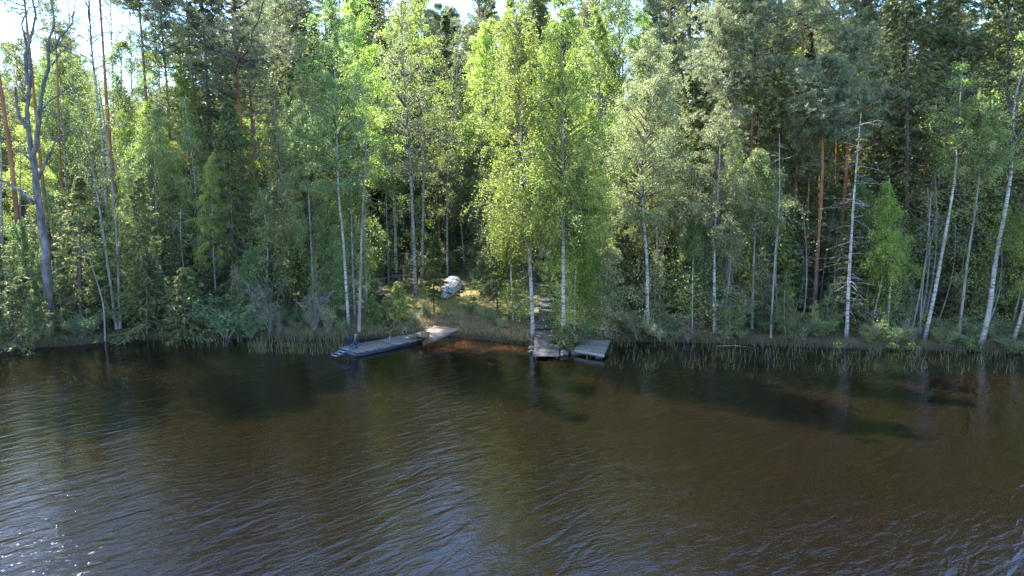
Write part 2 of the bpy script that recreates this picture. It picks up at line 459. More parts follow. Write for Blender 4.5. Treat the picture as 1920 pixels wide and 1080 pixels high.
def deciduous(P, r0, rng, cb=0.3, rad=2.0, nb=70, ntw=9, nlf=24, lf=0.041, up=(25, 62), droop=0.35, hang=0.8, twl=0.75, expo=0.75, dead=0, full=0.18, low=0, jit=0.08):
    tk, cr = MB(), MB()
    trunk_tube(tk, P, r0, 0.012, rng)
    H = np.linalg.norm(P[-1] - P[0])
    u = np.sort(1 - (1 - rng.random(nb)) ** 0.62)
    t = cb + (1 - cb) * u * 0.985
    B0 = along(P, t)
    az = np.arange(nb) * 2.4 + rng.normal(size=nb) * 0.5
    prof = np.minimum(1, u / full + 0.45) * (1 - u) ** expo + 0.07
    Lb = rad * prof * rng.uniform(0.5, 1.4, nb)
    e0 = np.radians(up[0] + (up[1] - up[0]) * u + rng.normal(size=nb) * 7)
    s = np.linspace(0, 1, 6)
    hz = Lb[:, None] * np.cos(e0)[:, None] * s
    z = Lb[:, None] * (np.sin(e0)[:, None] * s * 1.25 - droop * s ** 2.2)
    wob = rng.normal(size=(nb, 6)) * 0.05 * Lb[:, None] * s
    ax = np.stack([np.cos(az), np.sin(az)], -1)
    px_ = np.stack([-np.sin(az), np.cos(az)], -1)
    BP = np.zeros((nb, 6, 3))
    BP[:, :, :2] = ax[:, None] * hz[..., None] + px_[:, None] * wob[..., None]
    BP[:, :, 2] = z
    BP += B0[:, None]
    br = (0.006 + 0.010 * Lb)[:, None] * (1 - 0.85 * s)
    tk.cur = 1
    tk.tubes(BP, br, 4)
    S = 0.3 + 0.72 * rng.random((nb, ntw)) ** 0.8
    T0 = poly_at(BP, S)
    ta = az[:, None] + rng.normal(size=(nb, ntw)) * 0.95
    tl = twl * rng.uniform(0.4, 1.25, (nb, ntw)) * np.clip(np.sqrt(Lb / rad + 0.05), 0.35, 1)[:, None]
    td = np.stack([np.cos(ta) * 0.75, np.sin(ta) * 0.75, rng.normal(size=ta.shape) * 0.35 + 0.1], -1)
    k = rng.random((nb, ntw, nlf))
    C = T0[:, :, None] + td[:, :, None] * (tl[..., None] * k)[..., None]
    C[..., 2] -= hang * tl[..., None] * k ** 1.6
    C += rng.normal(size=C.shape) * jit
    keep = rng.random(C.shape[:3]) < (rng.uniform(0.3, 1.25, (nb, 1, 1)) * rng.uniform(0.5, 1.2, (nb, ntw, 1)))
    # twig line ribbons
    kk = np.linspace(0, 1, 3)
    TP = T0[:, :, None] + td[:, :, None] * (tl[..., None] * kk)[..., None]
    TP[..., 2] -= hang * tl[..., None] * kk ** 1.6
    TP = TP.reshape(-1, 3, 3)
    tk.tubes(TP, np.tile(np.array([[0.007, 0.005, 0.002]]), (len(TP), 1)), 3)
    C = C[keep]
    if low:
        tl_ = rng.uniform(0.06, cb, low); Bl = along(P, tl_); al = rng.uniform(0, 6.28, low); ll = rng.uniform(0.5, 1.5, low)
        sl_ = np.linspace(0, 1, 5)
        LP = Bl[:, None] + np.stack([np.cos(al)[:, None] * ll[:, None] * sl_, np.sin(al)[:, None] * ll[:, None] * sl_, ll[:, None] * (0.5 * sl_ - 0.75 * sl_ ** 2.2)], -1)
        tk.tubes(LP, 0.012 * (1 - 0.8 * sl_)[None] * np.ones((low, 1)), 3)
        Cl = poly_at(LP, rng.uniform(0.25, 1, (low, 55))) + rng.normal(size=(low, 55, 3)) * 0.17
        C = np.concatenate([C, Cl.reshape(-1, 3)])
    n = len(C)
    sz = lf * rng.uniform(0.6, 1.25, n)
    D = rng.normal(size=(n, 3)); D[:, 2] -= 0.5
    cr.leaves(C, sz, sz * 0.72, D, rng)
    if dead:
        dead_branches(tk, P, rng, dead, 0.06, cb, 1.0)
    return tk, cr


def dead_branches(tk, P, rng, n, lo, hi, ln, rr=0.014):
    t = rng.uniform(lo, hi, n); B0 = along(P, t)
    az = rng.uniform(0, 6.28, n); Lb = ln * rng.uniform(0.4, 1.3, n)
    s = np.linspace(0, 1, 5)
    e = rng.uniform(-0.35, 0.35, n)
    BP = np.zeros((n, 5, 3))
    BP[:, :, 0] = np.cos(az)[:, None] * Lb[:, None] * s; BP[:, :, 1] = np.sin(az)[:, None] * Lb[:, None] * s
    BP[:, :, 2] = Lb[:, None] * (e[:, None] * s - 0.25 * s ** 2)
    BP += rng.normal(size=BP.shape) * 0.035 * s[None, :, None] + B0[:, None]
    tk.tubes(BP, rr * (1 - 0.8 * s)[None] * np.ones((n, 1)), 3)
    S = rng.uniform(0.3, 0.95, (n, 3)); T0 = poly_at(BP, S).reshape(-1, 3)
    q = rng.normal(size=(n * 3, 3)) * 0.28 * ln; q[:, 2] *= 0.5
    TP = T0[:, None] + q[:, None] * np.array([0, 0.5, 1])[None, :, None]
    tk.tubes(TP, np.tile(np.array([[0.008, 0.006, 0.002]]), (len(TP), 1)), 3)


def pine(P, r0, rng, cb=0.55, rad=2.2, nb=52, ntu=34, nbl=15, dead=14, ndl=0.12, flat=0.55):
    tk, cr = MB(), MB()
    trunk_tube(tk, P, r0, 0.02, rng, 8, 0.25)
    u = np.sort(rng.random(nb)); t = cb + (1 - cb) * u * 0.99
    B0 = along(P, t)
    az = np.arange(nb) * 2.4 + rng.normal(size=nb) * 0.7
    prof = np.minimum(1, u / 0.2 + 0.5) * (1 - u) ** flat * 0.92 + 0.12
    Lb = rad * prof * rng.uniform(0.45, 1.25, nb)
    e0 = np.radians(-5 + 55 * u + rng.normal(size=nb) * 10)
    s = np.linspace(0, 1, 6)
    ax = np.stack([np.cos(az), np.sin(az)], -1); pp = np.stack([-np.sin(az), np.cos(az)], -1)
    BP = np.zeros((nb, 6, 3))
    wob = np.cumsum(rng.normal(size=(nb, 6)) * 0.06, 1) * Lb[:, None] * s
    BP[:, :, :2] = ax[:, None] * (Lb[:, None] * np.cos(e0)[:, None] * s)[..., None] + pp[:, None] * wob[..., None]
    BP[:, :, 2] = Lb[:, None] * (np.sin(e0)[:, None] * s + 0.28 * s ** 2.5 - 0.08 * s)
    BP += B0[:, None]
    tk.cur = 1
    tk.tubes(BP, (0.011 + 0.014 * Lb)[:, None] * (1 - 0.8 * s), 4)
    S = 0.35 + 0.66 * rng.random((nb, ntu)) ** 0.75
    T0 = poly_at(BP, S)
    sp_ = (0.1 + 0.3 * Lb)[:, None, None]
    off = rng.normal(size=T0.shape) * sp_ * np.array([0.62, 0.62, 0.3])
    TC = T0 + off
    tk.tubes(np.stack([T0, T0 + off * 0.5 - np.array([0, 0, 0.03]), TC], 2).reshape(-1, 3, 3),
             np.tile(np.array([[0.008, 0.006, 0.004]]), (nb * ntu, 1)), 3)
    TC = TC.reshape(-1, 3)
    n = len(TC) * nbl
    C = np.repeat(TC, nbl, 0)
    D = rng.normal(size=(n, 3)) * np.array([1, 1, 0.8]) + np.array([0, 0, 0.55])
    D /= np.linalg.norm(D, axis=1, keepdims=True)
    ln = ndl * rng.uniform(0.7, 1.2, n)
    C = C + D * ln[:, None] * 0.9 + rng.normal(size=C.shape) * 0.05
    cr.leaves(C, ln, 0.019 + 0 * ln, D, rng)
    if dead:
        dead_branches(tk, P, rng, dead, 0.25, cb + 0.05, rad * 0.55, 0.02)
    return tk, cr


def spruce(P, r0, rng, cb=0.06, rad=2.0, nb=150, nsub=11, nbl=8, expo=0.85, droop=0.35, ndl=0.085, wide=0.02):
    tk, cr = MB(), MB()
    trunk_tube(tk, P, r0, 0.012, rng, 7, 0.3)
    u = np.sort(rng.random(nb)) ** 0.9; t = cb + (1 - cb) * u * 0.985
    B0 = along(P, t)
    az = np.arange(nb) * 2.4 + rng.normal(size=nb) * 0.4
    prof = (1 - u) ** expo * np.minimum(1, u / 0.1 + 0.55) + 0.05
    Lb = rad * prof * rng.uniform(0.6, 1.2, nb)
    s = np.linspace(0, 1, 6)
    e = np.radians(-18 + 58 * u ** 1.5 + rng.normal(size=nb) * 6)
    ax = np.stack([np.cos(az), np.sin(az)], -1)
    BP = np.zeros((nb, 6, 3))
    BP[:, :, :2] = ax[:, None] * (Lb[:, None] * np.cos(e)[:, None] * s)[..., None]
    BP[:, :, 2] = Lb[:, None] * (np.sin(e)[:, None] * s - droop * (s - s ** 2.2) * (1 - u)[:, None])
    BP += B0[:, None] + rng.normal(size=BP.shape) * 0.02 * Lb[:, None, None]
    tk.tubes(BP, (0.006 + 0.009 * Lb)[:, None] * (1 - 0.8 * s), 3)
    S = 0.12 + 0.9 * rng.random((nb, nsub))
    T0 = poly_at(BP, S)
    side = np.where(rng.random((nb, nsub)) < 0.5, -1, 1)
    sa = az[:, None] + side * rng.uniform(0.25, 1.15, (nb, nsub))
    sl = Lb[:, None] * 0.34 * (1.15 - S) * rng.uniform(0.6, 1.3, (nb, nsub)) + 0.1
    td = np.stack([np.cos(sa), np.sin(sa), -0.45 + rng.normal(size=sa.shape) * 0.2], -1)
    k = (np.arange(nbl) + rng.random((nb, nsub, nbl))) / nbl
    C = T0[:, :, None] + td[:, :, None] * (sl[..., None] * k)[..., None]
    D = np.broadcast_to(td[:, :, None], C.shape) + rng.normal(size=C.shape) * 0.45
    C = C.reshape(-1, 3) + rng.normal(size=(C.size // 3, 3)) * 0.025
    n = len(C)
    ln = ndl * rng.uniform(0.7, 1.25, n) * (1 + 0.25 * rad / 2)
    cr.leaves(C, ln, wide * (1 + 0.4 * rng.random(n)) * (1 + 0.35 * rad / 2), D.reshape(-1, 3), rng)
    return tk, cr


def shrub(rng, h=2.2, ns=9, spread=0.9, ntw=14, nlf=14, lf=0.045, bare=False):
    tk, cr = MB(), MB()
    az = rng.uniform(0, 6.28, ns); ln = h * rng.uniform(0.6, 1.1, ns); out_ = spread * rng.uniform(0.3, 1.1, ns)
    s = np.linspace(0, 1, 7)
    BP = np.zeros((ns, 7, 3))
    BP[:, :, 0] = np.cos(az)[:, None] * out_[:, None] * (0.08 + s ** 1.3)
    BP[:, :, 1] = np.sin(az)[:, None] * out_[:, None] * (0.08 + s ** 1.3)
    BP[:, :, 2] = ln[:, None] * (s - 0.18 * s ** 3) - 0.05
    BP += np.cumsum(rng.normal(size=BP.shape) * 0.035, 1) * s[None, :, None] * h * 0.5
    tk.tubes(BP, (0.02 * (1 - 0.8 * s))[None] * np.ones((ns, 1)), 4)
    S = rng.uniform(0.15, 1, (ns, ntw)); T0 = poly_at(BP, S)
    ta = az[:, None] + rng.normal(size=(ns, ntw)) * 1.3
    tl = 0.34 * h ** 0.6 * rng.uniform(0.4, 1.2, (ns, ntw))
    td = np.stack([np.cos(ta), np.sin(ta), 0.35 + rng.normal(size=ta.shape) * 0.45], -1)
    kk = np.linspace(0, 1, 3)
    TP = (T0[:, :, None] + td[:, :, None] * (tl[..., None] * kk)[..., None]).reshape(-1, 3, 3)
    tk.tubes(TP, np.tile(np.array([[0.009, 0.006, 0.003]]), (len(TP), 1)), 3)
    if bare:
        T2 = TP[:, 1] + 0; q = rng.normal(size=T2.shape) * 0.22
        tk.tubes(T2[:, None] + q[:, None] * np.array([0, 0.5, 1])[None, :, None], np.tile(np.array([[0.006, 0.005, 0.002]]), (len(T2), 1)), 3)
    k = rng.random((ns, ntw, nlf))
    C = (T0[:, :, None] + td[:, :, None] * (tl[..., None] * k)[..., None]).reshape(-1, 3)
    C += rng.normal(size=C.shape) * 0.07
    n = len(C); sz = lf * rng.uniform(0.6, 1.3, n)
    cr.leaves(C, sz, sz * 0.75, rng.normal(size=(n, 3)), rng)
    return tk, cr


def straight(h, rng, lean=0.03, bend=0.02):
    a = rng.uniform(0, 6.28); z = np.linspace(0, h, 18); q = z / h
    b = rng.normal(size=2) * bend * h
    w = np.cumsum(rng.normal(size=(18, 2)) * 0.012 * h / 18, 0)
    x = np.cos(a) * lean * z + b[0] * np.sin(q * 3.1) + w[:, 0] * q
    y = np.sin(a) * lean * z + b[1] * np.sin(q * 3.1) + w[:, 1] * q
    return np.stack([x, y, z - 0.15], -1)


def plant_tree(name, label, cat, loc, tk, cr, bark, leaf, group=None, rz=0.0):
    o = thing(name, label, cat, loc, rz, group)
    tk.build("trunk", [M[bark], M["twig_bark"]], o, True)
    if cr is not None and cr.n:
        cr.build("crown", M[leaf], o)
    return o


occupied = []


def key_tree(kind, pts, top, tw, label, cw=60, cb=None, Y=None, leaf=None, bark=None, name=None, cat=None, seed=None, group=None, **kw):
    """pts: trunk pixels from the base upwards; top: pixel of the tip; tw trunk px width; cw crown half width px; cb crown base pixel row"""
    rng = np.random.default_rng(seed if seed is not None else abs(hash((int(pts[0][0] * 3), int(pts[0][1])))) % 99991)
    base = G(*pts[0]) if Y is None else at_y(pts[0][0], pts[0][1], Y)
    if Y is not None:
        base[2] = float(terr(base[0], base[1]))
    Yb = base[1]
    P = [np.zeros(3)]
    seq = list(pts[1:]) + [top]
    for i, q in enumerate(seq):
        w = at_y(q[0], q[1], Yb) - base
        w[1] += rng.normal() * 0.12 * (i + 1)
        P.append(w)
    P[0] = np.array([0, 0, -0.15])
    path = smooth_path(P, 24)
    sc = np.linalg.norm(base - np.array([0, 0, CAMH])) / F
    r0 = max(0.02, tw * sc / 2 * 0.78)
    rad = cw * sc
    H = path[-1, 2]
    if cb is not None:
        zc = at_y(pts[0][0], cb, Yb)[2] - base[2]
        cbf = float(np.clip(zc / H, 0.02, 0.9))
    else:
        cbf = 0.3
    occupied.append((base[0], base[1]))
    if kind == "birch":
        sz = H / 16
        a = dict(cb=cbf, rad=rad * 1.15, nb=int(46 + 54 * sz), ntw=11, nlf=44, expo=0.75, low=int(10 + 8 * cbf * 4)); a.update(kw)
        tk, cr = deciduous(path, r0, rng, **a)
        return plant_tree(name or "birch_tree", label, cat or "birch", base, tk, cr, bark or "birch_bark", leaf or "leaf_bright", group)
    if kind == "pine":
        a = dict(cb=cbf, rad=rad); a.update(kw)
        tk, cr = pine(path, r0, rng, **a)
        return plant_tree(name or "pine_tree", label, cat or "pine", base, tk, cr, bark or "pine_bark", leaf or "pine_needle", group)
    if kind == "spruce":
        a = dict(cb=cbf, rad=rad, nb=int(50 + 6 * H)); a.update(kw)
        tk, cr = spruce(path, r0, rng, **a)
        return plant_tree(name or "spruce_tree", label, cat or "spruce", base, tk, cr, bark or "spruce_bark", leaf or "spruce_needle", group)
    if kind == "dead":
        tk = MB(); trunk_tube(tk, path, r0, 0.01, rng)
        dead_branches(tk, path, rng, kw.get("n", 26), kw.get("lo", 0.2), 0.97, kw.get("ln", 1.0))
        return plant_tree(name or "dead_tree", label, cat or "dead tree", base, tk, None, bark or "dead_wood", None, group)


exec_marker = None
K = key_tree
# ---- left part
K("pine", [(44, 575), (36, 470), (21, 305), (2, 92)], (-12, -170), 11, "red pine trunk standing just left of the big leafless tree", cw=70, cb=-20)
K("pine", [(101, 565), (96, 492), (81, 320), (46, 24)], (30, -150), 8, "slim red pine rising close behind the big leafless tree", cw=60, cb=30, ntu=14)
K("pine", [(231, 548), (224, 437), (211, 263), (189, 0)], (176, -190), 10, "straight red pine, second tall one right of the leafless tree", cw=80, cb=-60)
K("pine", [(293, 528), (283, 300), (260, 18)], (248, -190), 9, "slender red pine with crown above the frame left of the dense dark pine", cw=75, cb=20)
K("pine", [(136, 535), (131, 427), (121, 330), (108, 122)], (98, -60), 6, "thin pole pine between the leafless tree and the mottled birch", cw=36, cb=110, ntu=10)
K("birch", [(206, 545), (196, 306), (176, 76)], (165, -120), 9, "mottled old birch trunk beside the straight red pine", cw=75, cb=150, ntw=5, nlf=14, leaf="leaf_mid", nb=40)
K("pine", [(326, 525), (318, 232), (301, 18)], (294, -110), 8, "dark pine with dense foliage hanging low on its trunk", cw=62, cb=235, nb=60, ntu=30, flat=0.2)
K("pine", [(379, 515), (370, 232), (356, 40)], (350, -120), 8, "pine between the dense dark pine and the big orange pine", cw=75, cb=110)
K("pine", [(459, 545), (452, 305), (440, 34)], (432, -190), 13, "big orange pine with spreading limbs and grey dead branches below", cw=120, cb=190, nb=60, ntu=32, dead=34)
K("birch", [(219, 618), (201, 486), (167, 330)], (135, 150), 6, "leaning bluish grey alder stem, the more slanted of a pair by the shore", name="alder_tree", cat="alder", bark="alder_bark", leaf="leaf_mid", cw=50, cb=400, ntw=4, nlf=8, nb=34, dead=12)
K("birch", [(225, 618), (216, 460), (201, 330)], (186, 120), 6, "upright bluish grey alder stem beside its more slanted twin at the shore", name="alder_tree", cat="alder", bark="alder_bark", leaf="leaf_mid", cw=46, cb=400, ntw=4, nlf=8, nb=34, dead=12)
K("dead", [(197, 638), (196, 583), (185, 550), (173, 482)], (168, 450), 4, "pale crooked bare sapling bending over the water edge", name="bare_sapling", cat="sapling", n=12, ln=0.8, lo=0.25)
K("dead", [(24, 573), (17, 520), (6, 453)], (-2, 250), 7, "bare grey stem left of the leafless tree leaning outwards", name="bare_tree", n=16, bark="alder_bark")
K("dead", [(40, 572), (45, 500), (40, 420)], (36, 260), 6, "wavy bare grey stem close beside the leafless tree", name="bare_tree", n=14, bark="alder_bark")
K("dead", [(8, 588), (0, 521)], (-14, 330), 8, "bare grey stem at the far left end of the bank", name="bare_tree", n=14, bark="alder_bark")
K("birch", [(388, 572), (376, 450), (365, 330)], (349, 182), 6, "young conical birch with mid green crown and pale slim trunk", leaf="leaf_mid", cw=60, cb=500, nb=90, ntw=10, nlf=26, hang=0.5)
K("birch", [(534, 548), (530, 430), (527, 330)], (503, 160), 6, "small pale leaved birch in front of the big orange pine", leaf="leaf_pale", cw=62, cb=470, nb=80, ntw=8, nlf=18)
K("birch", [(549, 505), (547, 340)], (545, 130), 5, "slim white stem just right of the small pale leaved birch", leaf="leaf_mid", cw=40, cb=330)
K("birch", [(590, 597), (579, 379), (568, 200)], (563, 60), 6, "dull green birch with dark slender trunk left of the raft birch", leaf="leaf_mid", bark="alder_bark", cw=52, cb=480, nb=90)
K("spruce", [(440, 590)], (425, 180), 9, "dark spruce filling the gap under the big orange pine", cw=85, cb=570)
K("spruce", [(330, 590)], (318, 330), 7, "shaded spruce left of the young conical birch", cw=62, cb=590)
K("spruce", [(250, 608)], (262, 330), 6, "shaded spruce right of the twin grey alders", cw=60, cb=600)
K("spruce", [(150, 612)], (148, 330), 7, "shaded spruce between the leafless tree and the twin alders", cw=70, cb=605)
K("spruce", [(275, 628)], (280, 470), 5, "low dark spruce with boughs hanging to the water", cw=75, cb=628)
K("spruce", [(345, 628)], (352, 500), 5, "low green spruce with boughs over the water near the alder bush", cw=62, cb=628)
K("spruce", [(40, 640)], (35, 520), 5, "low bushy spruce on the bank at the foot of the leafless tree", cw=80, cb=640)
for px_, py_, tx, ty, lab in ((150, 520, 128, -120, "thin lacy birch against the bright sky between the red pine and the thin pole pine"),
                           (222, 505, 206, -130, "thin lacy birch against the bright sky right behind the straight red pine"),
                           (258, 500, 240, -100, "thin lacy birch against the bright sky left of the slender red pine"),
                           (70, 520, 40, -120, "thin lacy birch rising behind the leafless tree's crown")):
    K("birch", [(px_, py_), ((px_ * 2 + tx) / 3, 330)], (tx, ty), 5, lab, cw=62, cb=250, nb=60, ntw=7, nlf=13, Y=57, low=0)
# ---- centre
K("birch", [(654, 614), (645, 443), (634, 346), (622, 100)], (612, -60), 7, "white birch rooted at the bank behind the raft's ladder end", cw=75, cb=360, leaf="leaf_mid", nb=110)
K("dead", [(673, 620), (676, 511), (681, 400)], (684, 250), 8, "grey dead spruce trunk with bare twigs above the raft", n=46, ln=1.1, lo=0.15, bark="dead_wood")
K("birch", [(687, 578), (685, 492), (681, 330), (675, 214), (668, 92)], (664, -30), 6, "birch standing behind the grey dead trunk, yellow green crown", cw=75, cb=330, nb=110)
K("birch", [(780, 555), (770, 336), (757, 150)], (750, -50), 9, "thick mottled birch by the upturned boat, left of the closely paired one", cw=84, cb=340, nb=120, leaf="leaf_pale", nlf=17)
K("birch", [(790, 542), (794, 330), (792, 180)], (788, -90), 7, "straight birch close behind the thick mottled birch", cw=66, cb=330, nb=100, nlf=17)
K("birch", [(743, 526), (741, 420), (738, 300)], (732, 40), 8, "birch trunk standing in front of the dark timber frame", cw=40, cb=330, leaf="leaf_mid", nlf=13)
K("birch", [(729, 533), (725, 411)], (718, 170), 4, "thin stem left of the birch before the dark timber frame", cw=26, cb=350, leaf="leaf_mid", bark="alder_bark", nlf=12)
K("birch", [(839, 523), (840, 330), (856, 150)], (862, 40), 5, "slim pale birch rising behind the upturned boat", cw=52, cb=400, leaf="leaf_mid", nb=100, nlf=17)
K("birch", [(868, 460), (866, 380), (872, 260)], (880, 150), 5, "birch in the gap between the boat and the boardwalk", cw=56, cb=420, leaf="leaf_mid", nlf=17)
K("spruce", [(814, 586), (813, 540)], (814, 440), 4, "young spruce growing right beside the upturned boat", cw=34, cb=545, leaf="spruce_young", nb=80)
K("spruce", [(748, 606)], (748, 528), 3, "pale yellow green spruce bush above the raft", cw=44, cb=606, leaf="spruce_pale", nb=70, name="spruce_bush", cat="bush")
K("spruce", [(700, 612)], (698, 555), 3, "small dark spruce beside the grey dead trunk", cw=26, cb=612, leaf="spruce_young", nb=60)
K("spruce", [(933, 593), (932, 550)], (926, 390), 6, "dark young spruce on the lawn between boat and boardwalk", cw=52, cb=540, nb=110)
K("birch", [(956, 587), (940, 518)], (920, 420), 4, "small leaning alder over the lawn", name="alder_tree", cat="alder", bark="alder_bark", leaf="leaf_mid", cw=40, cb=520, nb=40)
K("birch", [(963, 608), (958, 507)], (956, 340), 5, "thin pale stem left of the boardwalk birch", cw=40, cb=480)
K("birch", [(1000, 633), (991, 427), (984, 330), (972, 180)], (958, -60), 9, "bright green birch rooted left of the boardwalk", cw=100, cb=470, nb=160, ntw=11, hang=1.25, twl=1.15, jit=0.06, seed=11)
K("birch", [(1057, 640), (1056, 492), (1057, 330), (1055, 150)], (1050, -25), 10, "bright conical birch rooted right of the boardwalk", cw=112, cb=450, nb=180, ntw=11, hang=1.25, twl=1.1, jit=0.06, expo=0.85, seed=12)
K("birch", [(1077, 624), (1081, 469), (1085, 380)], (1090, 230), 5, "slender birch right behind the bright conical birch", cw=48, cb=470, nb=80)
K("birch", [(1064, 618), (1073, 508)], (1080, 320), 4, "thin inner stem of the birch clump by the boardwalk", cw=36, cb=490)
K("birch", [(1088, 619), (1099, 563)], (1112, 470), 4, "short leaning stem outermost in the birch clump by the boardwalk", cw=34, cb=560)
K("birch", [(1214, 619), (1213, 492), (1205, 330), (1213, 200)], (1219, 50), 9, "leafy birch with white trunk right of the grey platform", cw=90, cb=420, nb=150, leaf="leaf_pale", seed=21)
K("birch", [(1192, 540), (1194, 362)], (1190, 170), 6, "birch close behind the leafy white trunked birch", cw=66, cb=400, nb=90)
K("birch", [(1229, 590), (1234, 362), (1240, 220)], (1250, 80), 5, "slim birch right beside the leafy white trunked birch", cw=60, cb=400, leaf="leaf_pale", nb=100)
K("birch", [(1135, 630), (1135, 576)], (1140, 450), 4, "small alder behind the grey platform", name="alder_tree", cat="alder", bark="alder_bark", leaf="leaf_pale", cw=46, cb=590, nb=60, nlf=16)
K("birch", [(1340, 626), (1342, 443), (1345, 330)], (1350, 210), 8, "forked pale birch on the bank midway along the reeds", cw=74, cb=480, leaf="leaf_pale", nb=100, ntw=8)
K("birch", [(1298, 619), (1300, 508)], (1304, 400), 4, "thin bare pale stem left of the forked birch", cw=30, cb=480, leaf="leaf_mid", nb=24)
K("birch", [(1410, 616), (1414, 476)], (1420, 280), 6, "grey aspen stem right of the forked birch", cw=50, cb=420, leaf="leaf_mid", bark="alder_bark")
K("spruce", [(1160, 560)], (1150, 250), 8, "dark spruce in the gap behind the grey platform", cw=66, cb=540)
K("spruce", [(556, 480)], (552, -150), 10, "dark spruce spire between the big orange pine and the centre birches", cw=70, cb=330, Y=62, nb=200)
K("pine", [(520, 480), (516, 100)], (512, -140), 8, "background pine right behind the big orange pine", cw=85, cb=120, Y=59)
K("spruce", [(612, 470)], (610, -120), 9, "dark spruce spire deep behind the white birch of the raft's ladder end", cw=66, cb=330, Y=70, nb=190)
K("spruce", [(722, 470)], (720, -110), 9, "dark spruce spire deep behind the thick mottled birch", cw=66, cb=330, Y=72, nb=190)
# ---- right part
K("pine", [(1362, 565), (1366, 244), (1371, 104)], (1376, -60), 10, "broad pine with long limbs, first red trunk right of the birches", cw=100, cb=260, nb=64, ntu=32)
K("pine", [(1402, 560), (1408, 290), (1415, 140)], (1420, -140), 9, "red pine just right of the broad long limbed pine", cw=80, cb=180)
K("pine", [(1482, 565), (1492, 320), (1506, 15)], (1512, -170), 9, "tall pine with long bare dark red trunk", cw=80, cb=60)
K("pine", [(1526, 600), (1531, 511), (1540, 330), (1548, 241)], (1553, 120), 11, "pine with vivid orange bare trunk near the shore", cw=70, cb=255, dead=30)
K("pine", [(1566, 580), (1571, 492), (1583, 330), (1591, 220)], (1597, 60), 12, "thick orange red pine right of the vivid orange one", cw=80, cb=250, dead=20)
K("pine", [(1509, 575), (1517, 346)], (1521, 190), 5, "thin brown pine left of the vivid orange trunk", cw=36, cb=340, ntu=12)
K("pine", [(1566, 545), (1574, 150), (1577, 0)], (1580, -140), 8, "tall background pine behind the orange trunks", cw=80, cb=110)
K("pine", [(1588, 545), (1599, 143), (1610, 6)], (1614, -150), 8, "sunlit upper trunk of the pine right of the tall background pine", cw=80, cb=130)
K("dead", [(1587, 633), (1594, 480), (1603, 346)], (1610, 210), 8, "white birch stem with bare twigs before the orange pines", n=60, ln=1.3, lo=0.1, bark="birch_bark", name="birch_tree", cat="birch")
K("dead", [(1445, 633), (1453, 480), (1461, 379)], (1466, 250), 5, "straight thin grey stem left of the orange pines", n=16, bark="alder_bark", name="bare_tree")
K("birch", [(1631, 622), (1655, 520), (1667, 427)], (1672, 330), 4, "thin slanting birch sapling left of the upright one", cw=30, cb=520, leaf="leaf_bright", nb=34)
K("birch", [(1664, 627), (1672, 540), (1674, 482)], (1678, 360), 4, "thin upright birch sapling right of the slanting one", cw=30, cb=520, leaf="leaf_bright", nb=34)
K("birch", [(1733, 637), (1754, 524), (1787, 330), (1807, 199)], (1820, 105), 8, "white birch leaning right, the left of the two big leaning birches", cw=64, cb=320, leaf="leaf_bright", nb=46, ntw=8, nlf=15, hang=0.35, up=(38, 65), full=0.3, low=6)
K("birch", [(1839, 645), (1858, 580), (1874, 492), (1894, 336), (1917, 174)], (1932, 60), 10, "white birch curving right, the right of the two big leaning birches", cw=84, cb=330, leaf="leaf_bright", nb=52, ntw=8, nlf=16, hang=0.35, up=(38, 65), full=0.3, low=6)
K("birch", [(1900, 638), (1920, 560)], (1950, 380), 8, "pale birch stem at the bank just beyond the big curved birch", cw=60, cb=480, leaf="leaf_bright", nb=60)
K("birch", [(1797, 636), (1812, 500), (1829, 330)], (1838, 180), 6, "grey stem standing between the two big leaning birches", cw=54, cb=330, leaf="leaf_mid", bark="alder_bark", nb=60)
K("spruce", [(1700, 575)], (1700, -150), 12, "huge olive spruce behind the thin birch saplings", cw=130, cb=480, nb=240)
K("spruce", [(1800, 570)], (1800, -190), 13, "huge olive spruce behind the left leaning birch", cw=130, cb=500, nb=240)
K("spruce", [(1895, 570)], (1890, -120), 12, "tall olive spruce behind the curved birch", cw=120, cb=520, nb=220)
K("spruce", [(1640, 560)], (1640, 120), 9, "blue green spruce behind the orange pines", cw=90, cb=540, nb=170)
K("spruce", [(1470, 560)], (1462, 60), 10, "dark spruce behind the tall bare red trunk", cw=90, cb=470, nb=170)
K("spruce", [(1300, 540)], (1300, 130), 9, "dark spruce behind the forked birch", cw=80, cb=520, nb=150)
K("spruce", [(1108, 470)], (1106, -130), 10, "black green spruce spire behind the bright conical birch", cw=62, cb=360, Y=66, nb=190)
K("pine", [(1171, 470), (1168, 120)], (1165, -70), 7, "lone thin pine against the blue sky gap", cw=60, cb=165, Y=70, ntu=11, nb=44)
K("spruce", [(1262, 470)], (1264, -60), 10, "olive spruce top behind the leafy white trunked birch", cw=72, cb=360, Y=62, nb=190)
K("pine", [(822, 470), (820, 150)], (820, 12), 6, "distant pine, left of a pair of tops against the sky", cw=36, cb=200, Y=80)
K("pine", [(846, 470), (845, 150)], (845, 22), 6, "distant pine, right of a pair of tops against the sky", cw=34, cb=200, Y=82)

# ---- the big leafless tree
bb = G(96, 616)
occupied.append((bb[0], bb[1]))
rng = np.random.default_rng(5)
o = thing("leafless_tree", "big old leafless tree with forked blue grey limbs on the left bank", "bare tree", bb)


